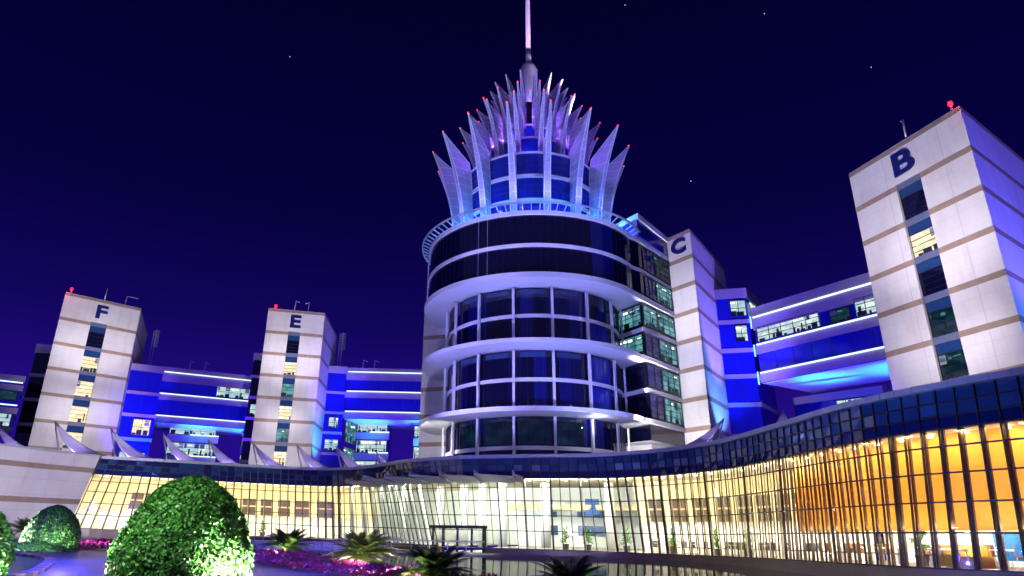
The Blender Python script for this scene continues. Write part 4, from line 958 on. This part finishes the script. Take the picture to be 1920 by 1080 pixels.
bed = [(-13.4, 41.0), (-10.2, 33.0), (-7.2, 29.2), (-4.2, 25.5), (-1.6, 23.2), (2.5, 20.8), (.2, 24.0), (-3.3, 28.7), (-7.2, 36.8), (-12.4, 46.5)]
tag(flowerbed(bed, .38, 16000, .085), 'bed of low magenta and purple flowers along the pool edge', 'flowers')
tag(flowerbed([(-41.5, 50), (-33, 48.5), (-20, 46.5), (-14, 44.5), (-14, 46.5), (-22, 56), (-30, 60), (-40, 58)], .55, 14000, .13), 'strip of magenta flowers behind the smaller dome bush', 'flowers')
CM = [leafmat('cycad_dark', (.016, .040, .012), .2, .3), leafmat('cycad_green', (.05, .085, .025), .2, .3)]
def cycad(label, x, y, z, r, h, nf=46, seed=1, trunk=.35, group='cycads in the flower bed'):
    T = thing('cycad_palm', label, 'palm', (x, y, z), group); rd = random.Random(seed)
    q = MB(); q.tube([(x, y, z - .1), (x, y, z + trunk)], [.26, .22], 10); q.build('trunk', mat('cycad_trunk', (.10, .06, .035), .9), T)
    q = MB()
    for k in range(nf):
        az = rd.uniform(0, 2 * math.pi); el = rd.uniform(.45, 1.42) if k % 4 else rd.uniform(-.05, .5); L = r * rd.uniform(.85, 1.1) * (1.0 if el < 1 else .9)
        d = V((math.cos(az), math.sin(az), 0)); side = V((-d.y, d.x, 0)); prev = None
        for i in range(15):
            t = i / 14; p = V((x, y, z + trunk)) + d * (L * t * math.cos(el * (1 - .25 * t))) + V((0, 0, L * (math.sin(el) * t - (.34 + .2 * (1 - el / 1.4)) * t * t * .9)))
            if prev is not None:
                dd = (p - prev).normalized(); upn = side.cross(dd).normalized()
                w = L * .17 * math.sin(math.pi * min(1, .12 + t * .88)) ** .7 + .02
                for s_ in (-1, 1):
                    for h_ in (0, .5):
                        b0 = prev.lerp(p, h_); tip = b0 + side * s_ * w + dd * w * .55 + upn * w * .25 
                        ww = dd * (L / 14) * .22
                        q.tri(b0 - ww, b0 + ww, tip, 0 if rd.random() < .6 else 1)
                q.bar(prev, p, .018, .018, 1)
            prev = p
    q.build('fronds', CM, T)
    return T
cycad('cycad palm in the flower bed nearest the clipped bush', -11.3, 43.5, 0, 1.9, 1, 100, 3, .45)
cycad('largest cycad palm with dark fronds above the flower bed, left of the doors', -5.0, 32.2, 0, 1.85, 1, 120, 5, .45)
cycad('cycad palm at the bottom edge in front of the doors', -1.2, 23.6, 0, 1.6, 1, 90, 9, .25)
cycad('cycad palm at the bottom edge, right of the others, only frond tips showing', 2.9, 21.0, 0, 1.45, 1, 70, 12, .1)
cycad('small palm by the stone wall, left of the smaller dome bush', -35.5, 56.0, 0, 2.0, 1, 60, 15, .9)
for loc, tg, e_, c in (((-11.6, 42.2, .2), (-11.3, 43.5, .8), 520, (1, .86, .5)), ((-5.2, 30.9, .2), (-5.0, 32.2, .7), 420, (1, .80, .42)), ((-4.6, 29.6, .3), (-4.2, 31, .3), 260, (1, .6, .4)), ((-2.0, 22.9, .15), (-1.2, 23.8, .7), 120, (1, .95, .5)), ((-12.0, 38.8, .6), (-10.5, 37, 0), 260, (1, .5, .7)), ((-3.6, 27.0, .7), (-3.0, 26, 0), 160, (1, .35, .5))):
    spot(loc, tg, e_ * 6, c, 150, .8, .05, 'uplight_beam')
# kerb of the round island, yellow and dark painted
IS = thing('painted_kerb', 'curved yellow and brown painted kerb of a round island at the left edge', 'kerb', (-24, 27, 0))
KP = [(-31.5, 40.5), (-28.0, 39.8), (-24.4, 37.9), (-22.4, 36.6), (-20.4, 34.6), (-18.4, 31.6), (-17.0, 29.0), (-15.4, 25.9), (-14.5, 23.4), (-14.4, 20.5), (-15.2, 17)]
KP = catmull(np.array(KP), 8)[:, :2]; q = MB()
for k in range(0, len(KP) - 1):
    a, b = V((*KP[k], 0)), V((*KP[k + 1], 0)); d = (b - a).normalized(); n_ = V((-d.y, d.x, 0)) * -.42; b2 = a.lerp(b, .97); up = V((0, 0, .13))
    q.hexa([a, b2, b2 + n_, a + n_, a + up, b2 + up, b2 + n_ + up, a + n_ + up], (k // 2) % 2)
q.build('kerb_stone', [mat('yellow_kerb_paint', (.62, .42, .06), .5, var=.3, scale=3), mat('brown_kerb_paint', (.16, .09, .05), .5)], IS)
q = MB(); q.prism([(p[0], p[1]) for p in KP[::4]] + [(-40, 17), (-44, 30), (-38, 40)], .004, .05); tag(q.build('island_pavement', mat('smooth_island_paving', (.05, .055, .08), .2)), kind='structure')
for p, e_, c in (((-19, 33, 3.2), 2400, (.05, .04, 1)), ((-12, 24, 2.6), 1280, (.06, .05, 1)), ((-6.5, 26, 2.4), 832, (.08, .06, 1)), ((-27, 40, 3.0), 1440, (.06, .05, 1)), ((-13, 33, 3), 1440, (.06, .05, 1))): point(p, e_, c, .03)
point((-31, 43, .5), 50, (1, 1, .6), .1); point((-14.5, 30, .4), 60, (.8, .8, 1), .1)

# ------------------------------------------------------------------ walkway and handrails
q = MB(); q.prism([(-17.6, 58), (-11.2, 57), (1.2, 55.4), (2.6, 58.4), (-.8, 60.5), (-4.8, 64), (-9.6, 70.4), (-17.6, 72)], -1.2, -.15); tag(q.build('walkway', mat('walkway_paving', (.32, .30, .28), .4, var=.2)), kind='structure')
def rail(label, P, zf=-.15, h=.95, step=1.45):
    T = thing('handrail', label, 'railing', (P[0][0], P[0][1], zf), 'steel handrails by the pool')
    q = MB()
    for a, b in zip(P[:-1], P[1:]):
        q.tube([(*a, zf + h), (*b, zf + h)], .05, 8); q.tube([(*a, zf + h * .55), (*b, zf + h * .55)], .022, 6)
    q.build('rail', M['metal'], T, True); 
    for a, b in zip(P[:-1], P[1:]):
        L = math.hypot(b[0] - a[0], b[1] - a[1]); k = max(1, int(L / step))
        for i in range(k):
            p = lerp2(a, b, i / k); q = MB(); q.tube([(*p, zf), (*p, zf + h)], .035, 8); q.build('post', M['metal'], T, True)
rail('long steel handrail along the walkway in front of the entrance doors', [(-14.4, 57.7), (-11.2, 57.1), (-4.8, 56.3), (1.05, 55.5)])
rail('steel handrail rising at the left of the entrance doors', [(-11.6, 64.2), (-6.0, 62.0)], h=1.0)
rail('short steel handrail behind the flower bed beside the clipped bush', [(-16.0, 52.0), (-12.9, 48.2)], zf=0)
rail('steel handrail between the two left cycads', [(-11.0, 52.0), (-6.0, 50.0)], zf=-.25, h=.95, step=2.6)
# purple ledge behind the rail
q = MB(); q.prism([(-20.8, 61.6), (-9.6, 59.6), (-8, 62.4), (-20.8, 65.6)], -1.2, .45); tag(q.build('terrace', M['white']), kind='structure')
point((-10, 57, 1.9), 200, (.22, .14, 1), .03); point((-16, 58, 1.9), 200, (.22, .14, 1), .03)

# ------------------------------------------------------------------ things inside the hall
M['wood'] = mat('warm_wood', (.30, .14, .05), .5); M['darkwood'] = mat('dark_wood', (.07, .035, .02), .5); M['pot'] = mat('dark_pot', (.10, .09, .09), .5); M['plantleaf'] = leafmat('indoor_leaf', (.10, .32, .04)); M['banner'] = mat('blue_banner', (.03, .14, .42), .6, var=.3, scale=2)
def chair_proto(m_, name='cafe_chair'):
    T = thing(name, 'x', 'chair'); q = MB(); q.box((0, 0, .43), .46, .46, .07); q.build('seat', m_, T)
    q = MB(); q.box((0, -.22, .50), .44, .06, .42); q.build('backrest', m_, T)
    for sx_, sy_ in ((-1, -1), (1, -1), (-1, 1), (1, 1)):
        q = MB(); q.bar((sx_ * .19, sy_ * .19, 0), (sx_ * .18, sy_ * .18, .43), .04, .04); q.build('leg', M['metal'], T)
    return T
def table_proto():
    T = thing('cafe_table', 'x', 'table'); q = MB(); q.tube([(0, 0, .70), (0, 0, .74)], .42, 20); q.build('tabletop', M['wht'], T)
    q = MB(); q.tube([(0, 0, .03), (0, 0, .70)], .04, 8); q.build('pedestal', M['metal'], T); q = MB(); q.tube([(0, 0, 0), (0, 0, .03)], .25, 14); q.build('base', M['metal'], T); return T
def plant_proto(h=2.2):
    T = thing('potted_plant', 'x', 'plant'); q = MB(); q.tube([(0, 0, 0), (0, 0, .45)], [.22, .3], 12); q.build('pot', M['pot'], T)
    q = MB(); rd = random.Random(4); q.tube([(0, 0, .45), (0, 0, h * .55)], .03, 6); q.build('stem', M['wood'], T)
    q = MB()
    for k in range(34):
        az = rd.uniform(0, 6.28); el = rd.uniform(-.1, 1.3); L = rd.uniform(.5, .95); b_ = V((0, 0, rd.uniform(.45, h * .6))); d = V((math.cos(az) * math.cos(el), math.sin(az) * math.cos(el), math.sin(el))); s_ = V((-math.sin(az), math.cos(az), 0)) * .10
        m1 = b_ + d * L * .55 + V((0, 0, .08)); tip = b_ + d * L - V((0, 0, .15)); q.quad(b_, m1 + s_, tip, m1 - s_)
    q.build('leaves', M['plantleaf'], T); return T
def copy_tree(o, parent=None):
    c = o.copy(); COL.objects.link(c)
    if parent: c.parent = parent
    for ch in [k for k in bpy.data.objects if k.parent == o and k is not c]: copy_tree(ch, c)
    return c
def put(proto, first, i, off, fr, rz, label, group, z=None):
    o = proto if first else copy_tree(proto); p = hp(i, 1, off); o.location = (p.x, p.y, p.z + .01); o.rotation_euler = (0, 0, rz); o['label'] = label; o['group'] = group; return o
ch1, ch2, tb, pl = chair_proto(M['darkwood']), chair_proto(M['wood'], 'lounge_chair'), table_proto(), plant_proto()
fst = [1, 1, 1, 1]
rd = random.Random(11)
for k, i in enumerate(range(iB + 3, iC - 1, 2)):
    put(ch1, fst[0], i, -1.7 - rd.random(), 1, rd.uniform(0, 6.28), 'dark cafe chair behind the yellow-lit glass right of the atrium', 'dark chairs in the yellow-lit cafe'); fst[0] = 0
    put(ch1, 0, i + .9, -2.3 - rd.random(), 1, rd.uniform(0, 6.28), 'dark cafe chair behind the yellow-lit glass right of the atrium', 'dark chairs in the yellow-lit cafe')
    if k % 2 == 0: put(tb, fst[2], i + .5, -2.0, 1, 0, 'small round white cafe table behind the yellow-lit glass', 'round cafe tables behind the glass'); fst[2] = 0
for i in range(iC + 1, NB - 8, 1):
    put(ch2, fst[1], i + rd.random() * .5, -1.6 - rd.random() * 3, 1, rd.uniform(0, 6.28), 'brown chair in the cafe below the amber wall', 'brown chairs in the amber-lit cafe'); fst[1] = 0
    if i % 2: put(tb, 0, i + .4, -2.6, 1, 0, 'small round cafe table below the amber wall', 'round tables in the amber-lit cafe')
for i, l_ in ((dB + 9, 'potted palm behind the glass just right of the entrance doors'), (dB + 14, 'potted palm in the middle of the white atrium'), (iB - 3, 'potted palm at the right end of the white atrium'), (iB + 5, 'potted plant at the left end of the yellow-lit cafe'), (iB + 10, 'potted plant in the middle of the yellow-lit cafe'), (iB + 14, 'potted plant at the right end of the yellow-lit cafe'), (iC + 12, 'leafy potted plant in the cafe below the amber wall'), (12, 'left potted plant behind the glass beside the big dome bush'), (20, 'potted plant behind the glass between the bush and the cycads')):
    put(pl, fst[3], i, -1.8, 1, rd.uniform(0, 6), l_, 'potted plants inside the glass hall'); fst[3] = 0
for k, (i, l_) in enumerate(((dB + 5.5, 'blue hanging banner nearest the entrance doors'), (dB + 10.5, 'blue hanging banner in the middle of the atrium'))):
    a, b = hp(i, .5, -8), hp(i + 1.0, .5, -8); q = MB(); q.hexa([(a.x, a.y, 3.2), (b.x, b.y, 3.2), (b.x, b.y + .04, 3.2), (a.x, a.y + .04, 3.2), (a.x, a.y, 4.6), (b.x, b.y, 4.6), (b.x, b.y + .04, 4.6), (a.x, a.y + .04, 4.6)])
    tag(q.build('hanging_banner', M['banner']), l_, 'banner', 'blue banners in the atrium')
for i, c, l_, w_, z0, z1, nm in ((iC + 15, (.03, .30, .75), 'blue wall poster in the cafe below the amber wall', 2.4, .3, 1.42, 'wall_poster'), (iC + 21.5, (.62, .05, .03), 'red wall panel at the right end of the cafe', 4, .15, 1.42, 'wall_panel'), (iC + 18, (.30, .16, .08), 'brown slatted counter wall between the poster and the red panel', 3, .1, 1.42, 'counter_wall')):
    a, b = hp(i, 1, -4.0), hp(i + w_, 1, -4.0); c1, c2 = hp(i, 1, -4.08), hp(i + w_, 1, -4.08); zb = a.z; q = MB()
    q.hexa([(a.x, a.y, zb + z0), (b.x, b.y, zb + z0), (c2.x, c2.y, zb + z0), (c1.x, c1.y, zb + z0), (a.x, a.y, zb + z1), (b.x, b.y, zb + z1), (c2.x, c2.y, zb + z1), (c1.x, c1.y, zb + z1)])
    tag(q.build(nm, mat(nm + '_face', c, .5, var=.4, scale=3)), l_, 'poster' if 'poster' in nm else 'wall panel')
T = thing('yellow_sofa', 'mustard yellow bench sofa in the cafe left of the blue poster', 'sofa', tuple(hp(iC + 13.5, 1, -3.0))); p = T.location; aa = math.atan2(*(hp(iC + 15, 1) - hp(iC + 13, 1)).yx)
q = MB(); q.box((p.x, p.y, p.z), 2.2, .8, .45, aa); q.build('seat', mat('mustard_fabric', (.62, .36, .03), .8), T); q = MB(); q.box((p.x + .3, p.y + .2, p.z + .45), 2.2, .2, .45, aa); q.build('backrest', mat('mustard_fabric', (.62, .36, .03), .8), T)

# ------------------------------------------------------------------ stars
for (x, y, z) in ((-1270, 3600, 2950), (920, 3300, 3150), (1800, 3300, 3100), (1290, 3500, 2000), (2400, 3300, 2700)):
    v = V((x, y, z)); me = bpy.data.meshes.new('star'); bm = bmesh.new(); bmesh.ops.create_icosphere(bm, subdivisions=1, radius=2.6); bm.to_mesh(me); bm.free(); me.materials.append(emis('star_light', (.75, .78, 1), 1.6))
    o = bpy.data.objects.new('star', me); COL.objects.link(o); o.location = v
    tag(o, 'tiny white star in the night sky', 'star', 'faint stars in the sky')
